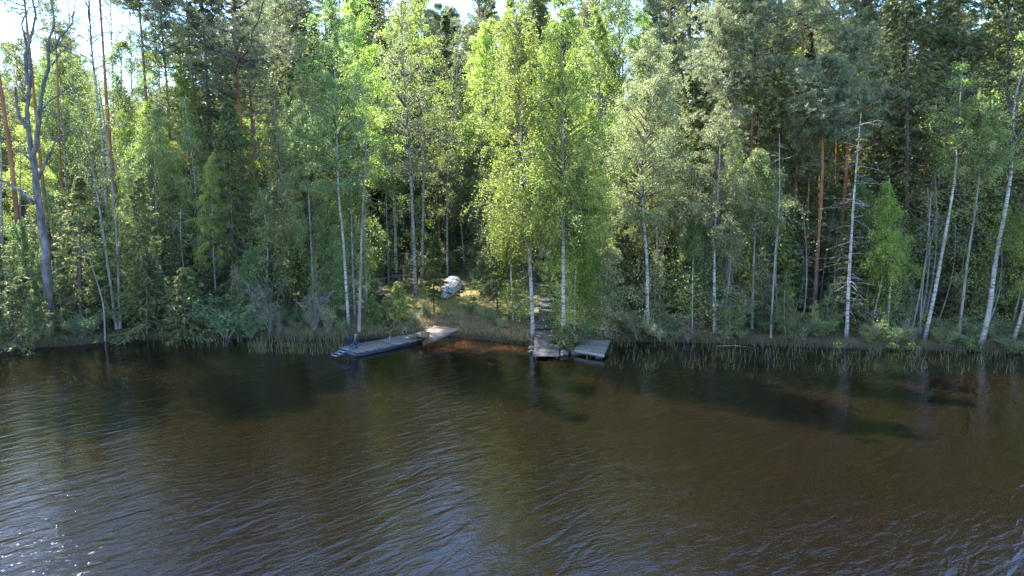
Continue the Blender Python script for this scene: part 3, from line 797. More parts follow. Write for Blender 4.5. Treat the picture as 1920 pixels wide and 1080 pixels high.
def limb(pp, r0, r1, name="limb", tw=10, yo=0.0):
    P = np.array([at_y(a, b_, bb[1]) - bb for a, b_ in pp])
    P[:, 1] += yo * np.linspace(0, 1, len(P))
    if name == "trunk":
        P[0, 2] -= 0.25
    P = smooth_path(P, max(10, 4 * len(pp)))
    P[1:-1] += rng.normal(size=P[1:-1].shape) * 0.02
    mb = MB()
    mb.tubes(P, np.linspace(r0, r1, len(P)), 8)
    if tw:
        n = tw; t = rng.uniform(0.25, 1, n); B0 = along(P, t)
        d = rng.normal(size=(n, 3)); d[:, 2] = np.abs(d[:, 2]) * 0.8 + 0.2
        s = np.linspace(0, 1, 6)
        ln = rng.uniform(0.5, 1.6, n)
        BP = B0[:, None] + d[:, None] * (ln[:, None] * s)[..., None] * 0.6 + np.cumsum(rng.normal(size=(n, 6, 3)) * 0.06, 1) * s[None, :, None]
        mb.tubes(BP, (0.018 * (1 - 0.8 * s))[None] * np.ones((n, 1)), 4)
        S = rng.uniform(0.3, 1, (n, 4)); T0 = poly_at(BP, S).reshape(-1, 3); q = rng.normal(size=(n * 4, 3)) * 0.25
        mb.tubes(T0[:, None] + q[:, None] * np.array([0, 0.5, 1])[None, :, None], np.tile([[0.008, 0.006, 0.002]], (n * 4, 1)), 3)
    mb.build(name, M["old_bark"], o, True)


limb([(97, 618), (92, 560), (89, 524), (86, 466), (76, 411), (70, 362), (66, 318), (60, 285)], 0.27, 0.145, "trunk", 0)
limb([(62, 295), (52, 245), (46, 215), (51, 140), (40, 75), (31, 40), (41, 12)], 0.13, 0.03, tw=12, yo=0.5)
limb([(49, 160), (50, 110), (56, 90), (72, 36), (67, -10), (70, -60)], 0.09, 0.03, tw=10, yo=-0.4)
limb([(60, 298), (72, 260), (82, 178), (98, 131), (100, 86), (113, 46), (108, -10)], 0.14, 0.03, tw=12, yo=-0.6)
limb([(99, 96), (106, 74), (128, 40), (133, -10)], 0.06, 0.02, tw=8, yo=0.4)
limb([(97, 122), (110, 104), (124, 90), (147, 66)], 0.045, 0.012, tw=8)
limb([(74, 212), (92, 196), (122, 178), (150, 162)], 0.06, 0.012, tw=8, yo=-0.6)
limb([(72, 336), (86, 312), (98, 292), (116, 266), (134, 255), (160, 243)], 0.085, 0.015, tw=10, yo=-0.8)
limb([(134, 255), (127, 238), (118, 212)], 0.035, 0.01, tw=5, yo=-0.8)
limb([(66, 378), (48, 366), (22, 345), (5, 335)], 0.11, 0.05, tw=6, yo=-0.3)
limb([(48, 240), (32, 205), (30, 180), (28, 163)], 0.09, 0.06, tw=3)
limb([(58, 300), (44, 288), (30, 279)], 0.07, 0.05, tw=3)

# ------------------------------------------------------------------ pools and background wood
PX0, PX1 = -170, 2090


def zone(px):
    for lim, s in ((250, "behind the leafless tree"), (600, "behind the alder shrubs"), (900, "behind the upturned boat"), (1130, "behind the boardwalk"),
                   (1450, "behind the grey platform"), (1720, "behind the orange pines")):
        if px < lim:
            return s
    return "behind the leaning white birches"


def proto(kind, i):
    rng = np.random.default_rng(1000 + i * 17 + len(kind))
    if kind == "birch":
        h = 15.0; P = straight(h, rng)
        tk, cr = deciduous(P, 0.11, rng, cb=0.2 + 0.06 * i, rad=2.7, nb=95, ntw=11, nlf=38, expo=0.6, hang=(0.7, 1.2)[i % 2], twl=(0.75, 1.05)[i % 2])
        return plant_tree("birch_tree", "", "birch", (0, 0, 0), tk, cr, "birch_bark", ["leaf_bright", "leaf_mid", "leaf_bright", "leaf_pale"][i % 4]), h
    if kind == "pine":
        h = 19.0; P = straight(h, rng, 0.02, 0.012)
        tk, cr = pine(P, 0.15, rng, cb=0.5 + 0.05 * i, rad=2.0 + 0.2 * i, nb=48, ntu=24)
        return plant_tree("pine_tree", "", "pine", (0, 0, 0), tk, cr, "pine_bark", "pine_needle"), h
    if kind == "spruce":
        h = 18.0; P = straight(h, rng, 0.012, 0.004)
        tk, cr = spruce(P, 0.15, rng, cb=0.1 + 0.06 * i, rad=2.2, nb=190)
        return plant_tree("spruce_tree", "", "spruce", (0, 0, 0), tk, cr, "spruce_bark", "spruce_needle"), h
    if kind == "young_spruce":
        h = 5.0; P = straight(h, rng, 0.02, 0.004)
        tk, cr = spruce(P, 0.05, rng, cb=0.05, rad=1.1, nb=90, nsub=10, nbl=7)
        return plant_tree("young_spruce", "", "spruce", (0, 0, 0), tk, cr, "spruce_bark", ["spruce_needle", "spruce_young", "spruce_needle"][i]), h
    if kind == "sapling":
        h = 6.0; P = straight(h, rng, 0.06, 0.03)
        tk, cr = deciduous(P, 0.035, rng, cb=0.1, rad=1.3, nb=60, ntw=8, nlf=20, lf=0.045, hang=0.3, dead=4)
        return plant_tree("sapling", "", "sapling", (0, 0, 0), tk, cr, ["alder_bark", "birch_bark", "alder_bark"][i], ["leaf_dark", "leaf_mid", "leaf_pale"][i]), h
    if kind == "shrub":
        h = 2.0
        tk, cr = shrub(rng, 2.0, 10, 1.0, 14, 12)
        return plant_tree("shrub", "", "shrub", (0, 0, 0), tk, cr, "alder_bark", ["leaf_dark", "leaf_mid", "leaf_pale"][i]), h
    if kind == "bare_sapling":
        h = 6.0; P = straight(h, rng, 0.08, 0.05); tk = MB(); trunk_tube(tk, P, 0.04, 0.008, rng, 6)
        dead_branches(tk, P, rng, 24, 0.2, 0.98, 0.7, 0.01)
        cr = MB(); n = 160; C = along(P, rng.uniform(0.45, 1, n)) + rng.normal(size=(n, 3)) * 0.35
        cr.leaves(C, 0.04, 0.03, rng.normal(size=(n, 3)), rng)
        return plant_tree("bare_sapling", "", "sapling", (0, 0, 0), tk, cr, ["alder_bark", "dead_wood"][i], "leaf_mid"), h
    if kind == "bare_shrub":
        h = 2.4
        tk, cr = shrub(rng, 2.4, 9, 0.9, 14, 1, 0.03, bare=True)
        return plant_tree("bare_shrub", "", "shrub", (0, 0, 0), tk, cr, "dead_wood", "leaf_pale"), h


pool = {k: [[proto(k, i), 0] for i in range(n)] for k, n in (("birch", 4), ("pine", 4), ("spruce", 4), ("young_spruce", 3), ("sapling", 3), ("shrub", 3), ("bare_shrub", 2), ("bare_sapling", 2))}
KINDW = {"birch": ("tall pale trunked birch", "birches"), "pine": ("tall red barked pine", "pines"), "spruce": ("tall dark spruce", "spruces"),
         "young_spruce": ("small spruce of the understorey", "small spruces"), "sapling": ("thin leafy sapling", "saplings"),
         "shrub": ("low leafy shrub", "shrubs"), "bare_shrub": ("bare twiggy grey shrub", "bare shrubs"), "bare_sapling": ("thin nearly leafless grey sapling", "bare saplings")}


def place(kind, x, y, h, rng, label=None, group=None, var=None, wide=1.0):
    lst = pool[kind]
    e = lst[var % len(lst)] if var is not None else lst[int(rng.integers(len(lst)))]
    (src, h0), used = e
    o = src if used == 0 else copy_tree(src)
    e[1] += 1
    s = h / h0
    o.location = (x, y, float(terr(x, y)) - 0.03)
    o.rotation_euler = (0, 0, rng.uniform(0, 6.28))
    o.scale = (s * wide, s * wide, s)
    z = zone(px_of(x, y, 2.0)[0])
    deep = "among the near trunks " if y < 50 else ("in the middle of the wood " if y < 66 else "deep in the wood ")
    if label is None:
        o["label"] = f"{KINDW[kind][0]} {deep}{z}"
        o["group"] = f"{KINDW[kind][1]} {deep}{z}"
    else:
        o["label"] = label
        if group: o["group"] = group
        elif "group" in o: del o["group"]
    occupied.append((x, y))
    return o


def free(x, y, dmin):
    for ox, oy in occupied:
        if (ox - x) ** 2 + (oy - y) ** 2 < dmin * dmin:
            return False
    return True


def forbidden(x, y):
    px, py = px_of(x, y, float(terr(x, y)))
    if y < 51 and 770 < px < 1052: return True       # lawn, boat, boardwalk
    if y < 57 and 690 < px < 800 and y < 55: return True
    if 44 < y < 62 and 975 < px < 1120: return True  # hut
    return False


def shades_lawn(x, y, h):
    """would a tree of height h here throw its crown's shadow over the clearing"""
    for lx, ly in ((-5.5, 42), (-4.5, 45), (-2.5, 42), (-3, 46), (-4.2, 48.5), (-1.5, 45), (-5.5, 39.5)):
        dx, dy = lx - x, ly - y
        a = dx * 0.643 - dy * 0.766
        if a <= 0.5: continue
        if abs(dx * 0.766 + dy * 0.643) < (2.4 if h > 9 else 1.3) and h * 0.15 < a * 1.02 < h + 1: return True
    return False


def cap_row(px, y):
    """highest image row a tree at depth y may reach (keeps the gaps of sky of the photograph open)"""
    r = -400
    if y > 52:
        for a, b_, row in ((95, 175, 60), (175, 275, 150), (275, 300, 60), (800, 905, 25), (1140, 1198, 120), (530, 585, -10), (1415, 1550, -20)):
            if a <= px <= b_: r = max(r, row)
        if px < 95: r = max(r, -120)
    return r


rng = np.random.default_rng(42)
n_bg = 0
BACK = []
tries = 0
while n_bg < 290 and tries < 15000:
    tries += 1
    y = 41.5 + 58 * rng.random() ** 1.15
    px = rng.uniform(PX0, PX1)
    x = (px - 960) / F * (y * cp + 1.0)
    if y - shore(x) < 3.2 or forbidden(x, y) or not free(x, y, 1.8 if y < 60 else 2.0): continue
    q = rng.random()
    if px < 320: kind = "pine" if q < 0.14 else ("birch" if q < 0.95 else "spruce")
    elif px < 600: kind = "spruce" if q < 0.25 else ("birch" if q < 0.75 else "pine")
    elif px < 1250: kind = "birch" if q < 0.6 else ("spruce" if q < 0.8 else "pine")
    elif px < 1720: kind = "pine" if q < 0.42 else ("spruce" if q < 0.84 else "birch")
    else: kind = "spruce" if q < 0.6 else ("birch" if q < 0.8 else "pine")
    h = rng.uniform(15, 22) if kind == "birch" else rng.uniform(18, 25)
    if 500 < px < 1300 and y > 52: h *= 1.2
    if y < 47: h *= 0.8
    if 790 < px < 905 and y < 70: h = min(h, rng.uniform(9, 12))
    cr_ = cap_row(px, y)
    hz = at_y(px, cr_, y)[2] - float(terr(x, y))
    if hz < h:
        h = hz * rng.uniform(0.85, 1.0)
        if kind == "pine" and h < 14: kind = "birch"
    if shades_lawn(x, y, h): continue
    place(kind, x, y, h, rng)
    n_bg += 1

for k in range(120):
    y = rng.uniform(70, 100); px = rng.choice([rng.uniform(470, 905), rng.uniform(470, 905), rng.uniform(905, 1120), rng.uniform(1210, 1800)]); x = (px - 960) / F * (y * cp + 1.0)
    if not free(x, y, 1.5): continue
    place("spruce" if rng.random() < 0.55 else ("pine" if rng.random() < 0.6 else "birch"), x, y, min(rng.uniform(24, 31), at_y(px, cap_row(px, y), y)[2] - 2), rng, wide=1.15)
for k in range(15):
    y = rng.uniform(56, 90); px = rng.uniform(-60, 330); x = (px - 960) / F * (y * cp + 1.0)
    if free(x, y, 1.5) and not shades_lawn(x, y, 24): place("birch", x, y, rng.uniform(16, 22), rng, var=int(rng.choice([0, 2])))
n_us = 0
tries = 0
while n_us < 500 and tries < 9000:
    tries += 1
    y = 38.5 + 40 * rng.random() ** 1.7
    px = rng.uniform(PX0, PX1)
    x = (px - 960) / F * (y * cp + 1.0)
    d = y - shore(x)
    if d < 0.9 or forbidden(x, y) or not free(x, y, 0.8 if y < 50 else 1.15): continue
    q = rng.random()
    if d < 2.5:
        if q < 0.45: kind, h = "shrub", rng.uniform(0.8, 1.7)
        elif q < 0.62: kind, h = "bare_shrub", rng.uniform(1.0, 2.2)
        elif q < 0.85: kind, h = "sapling", rng.uniform(2.5, 6)
        else: kind, h = "young_spruce", rng.uniform(1, 3)
    else:
        if q < 0.36: kind, h = "young_spruce", rng.uniform(2, 7.5)
        elif q < 0.82: kind, h = "sapling", rng.uniform(3, 9)
        elif q < 0.93: kind, h = "shrub", rng.uniform(1, 2.2)
        else: kind, h = "bare_shrub", rng.uniform(1.5, 3)
    if kind in ("sapling", "young_spruce") and rng.random() < (0.3 if px > 1180 else 0.1): kind, h = "bare_sapling", rng.uniform(4, 8.5)
    if shades_lawn(x, y, h) and rng.random() < 0.7: continue
    place(kind, x, y, h, rng)
    n_us += 1

for k in range(34):
    y = rng.uniform(57, 76); px = rng.uniform(680, 930); x = (px - 960) / F * (y * cp + 1.0)
    place("sapling" if rng.random() < 0.7 else "young_spruce", x, y, rng.uniform(3, 5.5), rng)
for k in range(150):
    px = rng.choice([rng.uniform(-100, 640), rng.uniform(1150, 2030), rng.uniform(1150, 2030)]); x = (px - 960) / F * 37.5
    y = shore(x) + rng.uniform(0.15, 1.7)
    if not free(x, y, 0.55): continue
    q = rng.random()
    kind = "shrub" if q < 0.66 else ("bare_shrub" if q < 0.82 else ("young_spruce" if q < 0.92 else "sapling"))
    h = rng.uniform(0.6, 1.5) if kind != "sapling" else rng.uniform(2, 4)
    o = place(kind, x, y, h, rng, wide=1.35 if kind == "shrub" else 1.0)
    o["label"] = o["label"].replace("among the near trunks", "on the waterline of the bank"); o["group"] = o["group"].replace("among the near trunks", "on the waterline of the bank")
for k in range(60):
    px = rng.choice([rng.uniform(1130, 1800), rng.uniform(1130, 1800), rng.uniform(60, 640)]); x = (px - 960) / F * 40
    y = shore(x) + rng.uniform(0.8, 7)
    if not free(x, y, 0.5): continue
    place("bare_sapling", x, y, rng.uniform(4, 9), rng)
for k in range(95):
    px = rng.choice([rng.uniform(1110, 1800), rng.uniform(1110, 1800), rng.uniform(250, 600)]); x = (px - 960) / F * 41
    y = shore(x) + rng.uniform(1.2, 10)
    if not free(x, y, 0.65): continue
    kind = "young_spruce" if rng.random() < 0.4 else "sapling"
    place(kind, x, y, rng.uniform(2.2, 6), rng)
for k in range(18):
    y = rng.uniform(53, 60); px = rng.uniform(690, 960); x = (px - 960) / F * (y * cp + 1.0)
    if free(x, y, 0.9): place("sapling", x, y, rng.uniform(1.8, 3.4), rng)
# named shrubs of the bank
for px, py, kind, h, lab, var, wd in (
        (1012, 528, "shrub", 1.3, "dark leafy shrub behind the pale walkway at the head of the steps", 0, 1.1),
        (1048, 522, "shrub", 1.6, "leafy shrub at the right end of the pale walkway above the steps", 1, 1.1),
        (425, 632, "shrub", 2.6, "broad alder bush hanging over the dark water left of the reeds", 0, 1.5),
        (470, 634, "shrub", 1.7, "smaller alder bush just right of the broad overhanging one", 1, 1.3),
        (508, 622, "bare_shrub", 3.2, "silvery dead bush between the overhanging alders and the raft reeds", 0, 0.9),
        (590, 618, "bare_shrub", 2.6, "grey drooping dead bush left of the white birch behind the ladder", 1, 0.9),
        (805, 598, "shrub", 1.5, "small speckled sapling bush in front of the upturned boat", 2, 0.8),
        (880, 594, "shrub", 1.1, "little green bush on the lawn right of the boat", 1, 0.9),
        (1240, 640, "shrub", 1.5, "leafy alder bush overhanging the reeds below the white trunked birch", 2, 1.6),
        (1195, 634, "shrub", 1.9, "leafy bush just right of the grey platform", 2, 1.0),
        (1290, 640, "bare_shrub", 1.2, "tangle of bare twigs over the water left of the forked birch", 0, 1.3),
        (1365, 628, "shrub", 2.4, "sunlit yellow green bush at the foot of the forked birch", 1, 1.1),
        (1700, 640, "shrub", 0.9, "low bush at the foot of the left leaning birch", 1, 1.2),
        (1900, 662, "shrub", 0.9, "flat spreading bush by the water under the curved birch", 1, 2.0),
        (1640, 625, "bare_shrub", 1.8, "bare twigs at the foot of the thin birch saplings", 1, 1.2),
        (640, 622, "shrub", 0.9, "broad leaved low bush at the foot of the white birch behind the ladder", 0, 1.0)):
    b_ = G(px, py)
    place(kind, b_[0], b_[1], h, rng, lab, None, var, wd)
for px, py, kind, h, lab, var, wd in (
        (712, 604, "shrub", 1.5, "leafy bush between the grey dead trunk and the pale spruce bush", 1, 1.0), (772, 612, "shrub", 1.0, "low bush on the bank above the ramp", 2, 1.1),
        (918, 606, "shrub", 1.1, "low bush on the bank right of the ramp's landing", 1, 1.1), (944, 616, "shrub", 0.8, "small bush in the dry grass by the thin pale stem", 2, 1.2),
        (978, 604, "shrub", 1.7, "leafy bush left of the bright birch at the boardwalk", 1, 1.0), (902, 552, "shrub", 1.6, "bush right behind the upturned boat's end", 1, 1.1),
        (690, 560, "young_spruce", 3.2, "small spruce left of the black log heap", 0, 1.0), (1052, 604, "shrub", 1.7, "leafy bush crowding the right side of the steps", 1, 1.0), (1030, 560, "sapling", 3.2, "leafy sapling arching over the upper steps", 0, 1.0), (1100, 628, "shrub", 1.1, "bush at the back left of the grey platform", 0, 1.1),
        (948, 560, "sapling", 3.6, "leafy sapling at the right edge of the lawn", 1, 1.0), (768, 548, "sapling", 3.0, "leafy sapling at the left edge of the lawn", 2, 0.9)):
    b_ = G(px, py)
    place(kind, b_[0], b_[1], h, rng, lab, None, var, wd)
b_ = at_z(1062, 655, 0.2)
K("spruce", [(1062, 652)], (1060, 612), 3, "low spruce shrub wedged between boardwalk and grey platform", cw=30, cb=652, leaf="spruce_needle", nb=80, name="spruce_shrub", cat="shrub", droop=0.6)

for k in range(46):
    y = rng.uniform(40, 54); px = rng.choice([rng.uniform(540, 690), rng.uniform(1080, 1500), rng.uniform(230, 540)]); x = (px - 960) / F * (y * cp + 1.0)
    if y - shore(x) < 1.5 or forbidden(x, y) or not free(x, y, 0.7) or shades_lawn(x, y, 12): continue
    place("birch", x, y, rng.uniform(9, 13), rng, wide=0.8)
# drop prototypes that were never used
for k, lst in pool.items():
    for (src, h0), used in lst:
        if used == 0:
            for ch in list(src.children): bpy.data.objects.remove(ch)
            bpy.data.objects.remove(src)

# far wood: one mass closing the horizon
rng = np.random.default_rng(77)
fw, ft = MB(), MB()
for i in range(150):
    y = rng.uniform(104, 150); x = rng.uniform(-0.92, 0.92) * y
    h = rng.uniform(11, 15); z0 = float(terr(x, y))
    n = 900
    zz = rng.random(n) ** 0.8
    conic = rng.random() < 0.5
    rad = (2.3 * (1 - zz) + 0.2) if conic else 2.4 * np.sqrt(np.clip(1 - (2 * zz - 0.9) ** 2, 0.03, 1))
    a = rng.uniform(0, 6.28, n); rr_ = rad * np.sqrt(rng.random(n))
    C = np.stack([x + rr_ * np.cos(a), y + rr_ * np.sin(a), z0 + 1 + zz * (h - 1)], -1)
    (ft if conic else fw).leaves(C, 0.3, 0.17, rng.normal(size=(n, 3)), rng)
tag(fw.build("forest", M["leaf_mid"]), "far leafy wood closing the view behind the trunks", "forest", kind="stuff")
tag(ft.build("forest", M["spruce_needle"]), "far dark conifer wood closing the view behind the trunks", "forest", kind="stuff")

# ------------------------------------------------------------------ ground and water
def axis(lo, hi, dlo, dhi, step, far):
    a = list(np.arange(dlo, dhi, step))
    x = dhi; s = step
    while x < hi:
        a.append(x); s *= far; x += s
    a.append(hi)
    x = dlo; s = step
    while x > lo:
        s *= far; x -= s; a.insert(0, max(x, lo))
    return np.unique(np.array(a))


gx = axis(-700, 700, -45, 45, 0.5, 1.25); gy = axis(-500, 1200, 33, 62, 0.25, 1.22)
XX, YY = np.meshgrid(gx, gy, indexing="ij")
mb = MB()
idx = np.arange(XX.size).reshape(XX.shape)
mb.add(np.stack([XX, YY, terr(XX, YY)], -1), np.stack([idx[:-1, :-1], idx[1:, :-1], idx[1:, 1:], idx[:-1, 1:]], -1))
tag(mb.build("ground", M["ground"], smooth=True), kind="structure")

wx = axis(-700, 700, -40, 40, 1.0, 1.3); wy = np.concatenate([[-500, -200, -80, -30, -10, 0, 6, 10], np.arange(12, 44, 0.5)])
XX, YY = np.meshgrid(wx, wy, indexing="ij")
mb = MB(); idx = np.arange(XX.size).reshape(XX.shape)
mb.add(np.stack([XX, YY, 0 * XX], -1), np.stack([idx[:-1, :-1], idx[1:, :-1], idx[1:, 1:], idx[:-1, 1:]], -1))
w = mb.build("water", M["water"], smooth=True)
at = w.data.attributes.new("depth", "FLOAT", "POINT")
at.data.foreach_set("value", np.clip(shore(XX) - YY, -2, 12).astype(np.float32).ravel())
tag(w, kind="structure")

# ------------------------------------------------------------------ grass, heath, litter, reeds
rng = np.random.default_rng(3)


def blades(C, h, w_, rng, lean=0.35):
    mb = MB(); n = len(C)
    d = rng.normal(size=(n, 3)) * lean; d[:, 2] = 1
    hh = h * rng.uniform(0.5, 1.3, n)
    mb.leaves(C + d * (hh * 0.5)[:, None] * 0.9, hh * 0.5, w_, d, rng)
    return mb


def scatter(n, x0, x1, d0, d1, pw=1.0, keep=None):
    x = rng.uniform(x0, x1, n); d = d0 + (d1 - d0) * rng.random(n) ** pw
    y = shore(x) + d
    if keep is not None:
        k = keep(x, y); x, y = x[k], y[k]
    return np.stack([x, y, terr(x, y)], -1)


def clumpy(x, y, s=1.0, th=0.0):
    return (np.sin(x * 2.1 * s + 1.7 * np.sin(y * 1.3 * s)) + np.sin(y * 2.6 * s + 1.1 * np.sin(x * 1.9 * s)) + rng.normal(size=x.shape) * 0.7) > th


def no_deck(x, y):
    return ~((x > 0.9) & (x < 2.75) & (y < 47)) & ~((x > -5.2) & (x < -3.0) & (y < 39.8) & (y < shore(x) + 1.0))


C = scatter(15000, -9.5, 1.0, 0.05, 3.2, 1.2, lambda x, y: clumpy(x, y, 1, -0.6) & no_deck(x, y))
tag(blades(C, 0.34, 0.013, rng, 0.5).build("dry_grass", M["dry_grass"]), "pale dry grass along the bank by the raft", "grass", kind="stuff")
C = scatter(26000, -46, 46, -0.1, 1.0, 1.3, lambda x, y: clumpy(x, y, 0.8, 0.5) & no_deck(x, y) & ((np.abs(x + 4) < 7) | (rng.random(x.shape) < 0.5)))
tag(blades(C, 0.2, 0.014, rng, 0.5).build("shore_grass", M["dark_sedge"]), "dark sedge fringing the water edge", "grass", kind="stuff")
C = scatter(22000, -46, 46, -0.1, 2.4, 1.2, lambda x, y: clumpy(x, y, 1.3, 0.6) & no_deck(x, y))
tag(blades(C, 0.2, 0.014, rng, 0.5).build("green_grass", M["dark_sedge"]), "green grass tufts on the bank", "grass", kind="stuff")
C = scatter(26000, -9, 2.5, 1.5, 13, 1.0, no_deck)
tag(blades(C, 0.07, 0.012, rng, 0.7).build("lawn_grass", M["lawn_blade"]), "short mossy grass of the lawn round the boat", "grass", kind="stuff")
C = scatter(90000, -62, 62, 1.0, 34, 1.2, lambda x, y: clumpy(x, y, 0.7, 0.2) & ~((x > -8) & (x < 2.6) & (y < 51)))
C[:, 2] += rng.uniform(0.03, 0.4, len(C))
mb = MB(); mb.leaves(C, rng.uniform(0.03, 0.075, len(C)), 0.035, rng.normal(size=C.shape), rng)
tag(mb.build("undergrowth", M["heath"]), "green heath plants covering the forest floor", "undergrowth", kind="stuff")
C = scatter(60000, -60, 60, 0.6, 26, 1.2, lambda x, y: clumpy(x, y, 0.5, -0.2) & no_deck(x, y))
C[:, 2] += 0.015 + 0.03 * rng.random(len(C))
mb = MB(); D = rng.normal(size=C.shape); D[:, 2] *= 0.2
mb.leaves(C, 0.05, 0.035, D, rng)
tag(mb.build("leaf_litter", M["litter"]), "brown dead leaves strewn on the forest floor", "leaf litter", kind="stuff")


def reeds(n, pxa, pxb, da, db, h, label, pw=1.0):
    mb = MB()
    px = rng.uniform(pxa, pxb, n)
    x = (px - 960) / F * 37.5
    d = da + (db - da) * rng.random(n) ** pw
    y = shore(x) - d
    k = clumpy(x, y, 1.5, -0.35); x, y = x[k], y[k]; n = len(x)
    hh = h * rng.uniform(0.35, 1.2, n)
    s = np.linspace(0, 1, 5)
    ln = rng.normal(size=(n, 2)) * 0.13
    bend = np.where(rng.random(n) < 0.14, rng.uniform(0.4, 1.0, n), rng.uniform(0, 0.12, n))
    BP = np.zeros((n, 5, 3))
    BP[:, :, 0] = x[:, None] + ln[:, :1] * hh[:, None] * s + np.sign(ln[:, :1]) * bend[:, None] * hh[:, None] * s ** 2.5
    BP[:, :, 1] = y[:, None] + ln[:, 1:] * hh[:, None] * s
    BP[:, :, 2] = -0.1 + (hh[:, None] + 0.1) * (s - bend[:, None] * 0.6 * s ** 4)
    mb.tubes(BP, 0.017 * (1 - 0.75 * s)[None] * np.ones((n, 1)), 3)
    return tag(mb.build("reeds", M["reed"]), label, "reeds", kind="stuff")


reeds(560, 490, 668, -0.1, 3.6, 0.55, "green reeds standing in the dark water left of the raft")
reeds(150, 300, 500, 0.0, 2.2, 0.5, "sparse reeds under the overhanging alder bush")
reeds(26, 655, 710, 2.2, 2.9, 0.5, "few reed stems poking up along the raft")
reeds(620, 1120, 1500, 0.1, 6.0, 0.5, "sparse pale reeds right of the grey platform", 1.4)
reeds(1050, 1480, 1990, -0.1, 5.0, 0.48, "dense reed belt below the leaning birches", 1.5)
reeds(60, 1085, 1140, 1.2, 2.6, 0.4, "short reeds in front of the grey platform")

for px, py, lab in ((1572, 651, "small clump of yellow marsh flowers below the white twiggy birch stem"), (1689, 645, "yellow marsh flower clump among the reeds left of the leaning birch"),
                    (1795, 645, "yellow marsh flower clump between the two leaning birches"), (1650, 642, "faint yellow marsh flower clump below the upright birch sapling")):
    b_ = at_z(px, py + 4, 0.0); b_[1] = min(b_[1], shore(b_[0]) - 0.05)
    o = thing("marsh_flower", lab, "flower", b_)
    mb = MB(); n = 60
    C = rng.normal(size=(n, 3)) * [0.16, 0.12, 0.05] + [0, 0, 0.18]
    mb.leaves(C, 0.06, 0.05, rng.normal(size=(n, 3)), rng); mb.build("leaf_clump", M["leaf_dark"], o)
    mb = MB(); n = 9
    C = rng.normal(size=(n, 3)) * [0.12, 0.08, 0.03] + [0, 0, 0.34]
    for dd in ((1, 0, 0.2), (0, 1, 0.2), (0.7, -0.7, 0.2)):
        mb.leaves(C, 0.033, 0.024, np.tile(np.array(dd, float), (n, 1)), rng)
    mb.build("blossom", M["yellow"], o)

# ------------------------------------------------------------------ floating raft with ladder
def lin(a, b_, t): return np.asarray(a) * (1 - t) + np.asarray(b_) * t


DZ = 0.21
FL, BL, BR, FR = (at_z(px, py, DZ) for px, py in ((668.5, 661), (637, 651.5), (757, 627.5), (792.5, 636)))
ctr = (FL + BL + BR + FR) / 4
ex = (FR - FL + BR - BL); ex[2] = 0; ex /= np.linalg.norm(ex); ey = np.array([-ex[1], ex[0], 0])
LEN = (np.linalg.norm(FR - FL) + np.linalg.norm(BR - BL)) / 2; WID = abs((BL - FL) @ ey) * 0.5 + abs((BR - FR) @ ey) * 0.5
print("raft", LEN, WID, ctr)
ang = math.atan2(ex[1], ex[0])
o = thing("floating_raft", "long grey plank raft on a dark blue float with a ladder at its end", "raft", (ctr[0], ctr[1], 0), ang)
mb = MB()
npl = int(LEN / 0.13); pw = LEN / npl
for i in range(npl):
    xx = -LEN / 2 + (i + 0.5) * pw
    mb.box((xx, rng.normal() * 0.012, DZ - 0.02 + rng.normal() * 0.002), (pw / 2 - 0.009, WID / 2 + rng.normal() * 0.012, 0.018))
mb.build("deck", M["deck_grey"], o)
mb = MB()
l2, w2 = LEN / 2 - 0.01, WID / 2 - 0.03
ch = 0.22
xs = [(-l2, -w2 + ch), (-l2 + ch, -w2), (l2, -w2), (l2, w2), (-l2 + ch, w2), (-l2, w2 - ch)]
lo = [(a, b_, -0.2) for a, b_ in xs]; hi = [(a, b_, DZ - 0.045) for a, b_ in xs]
mb.add(lo + hi, [[i, (i + 1) % 6, 6 + (i + 1) % 6, 6 + i] for i in range(6)] + [[6, 7, 8, 9], [6, 9, 10, 11]])
fo = mb.build("float", M["float_blue"], o)
mb = MB()
for s in (-1, 1):
    mb.box((0.1, s * (w2 + 0.022), DZ - 0.1), (l2 - 0.12, 0.018, 0.055))
mb.build("fender_board", M["float_blue"], o)
# ladder laid over the end
ld = bpy.data.objects.new("ladder", None); col.objects.link(ld); ld.parent = o


def loc(px, py, z):
    p = at_z(px, py, z) - np.array([ctr[0], ctr[1], 0]); return np.array([p @ ex, p @ ey, z])


A0, A1 = loc(620, 666, 0.16), loc(664, 643.5, 0.72)
B0, B1 = loc(630.5, 669, 0.16), loc(678, 644.5, 0.68)
for a, b_ in ((A0, A1), (B0, B1)):
    mb = MB(); mb.bar(a, b_, 0.06, 0.05); mb.build("ladder_rail", M["blue_paint"], ld)
for t in (0.04, 0.2, 0.36, 0.55):
    mb = MB(); mb.bar(lin(A0, A1, t), lin(B0, B1, t), 0.07, 0.03); mb.build("rung", M["grey_metal"], ld)
for (a, b_, mt) in (((656.5, 649, DZ), (651, 630, 1.05), "blue_paint"), ((668.5, 652, DZ), (666, 636.5, 0.9), "blue_paint"), ((663, 646, DZ), (667, 627, 1.1), "grey_metal")):
    pa, pb = loc(*a), loc(*b_)
    mb = MB(); mb.bar(pa, pb, 0.09, 0.05); mb.build("handle_post", M[mt], o)
mb = MB(); pa = loc(731, 641, DZ); mb.bar(pa, pa + np.array([0, 0, 0.28]), 0.03); mb.bar(pa + np.array([0, 0, 0.28]), pa + np.array([0.14, 0.06, 0.3]), 0.03); mb.build("mooring_hook", M["grey_metal"], o)

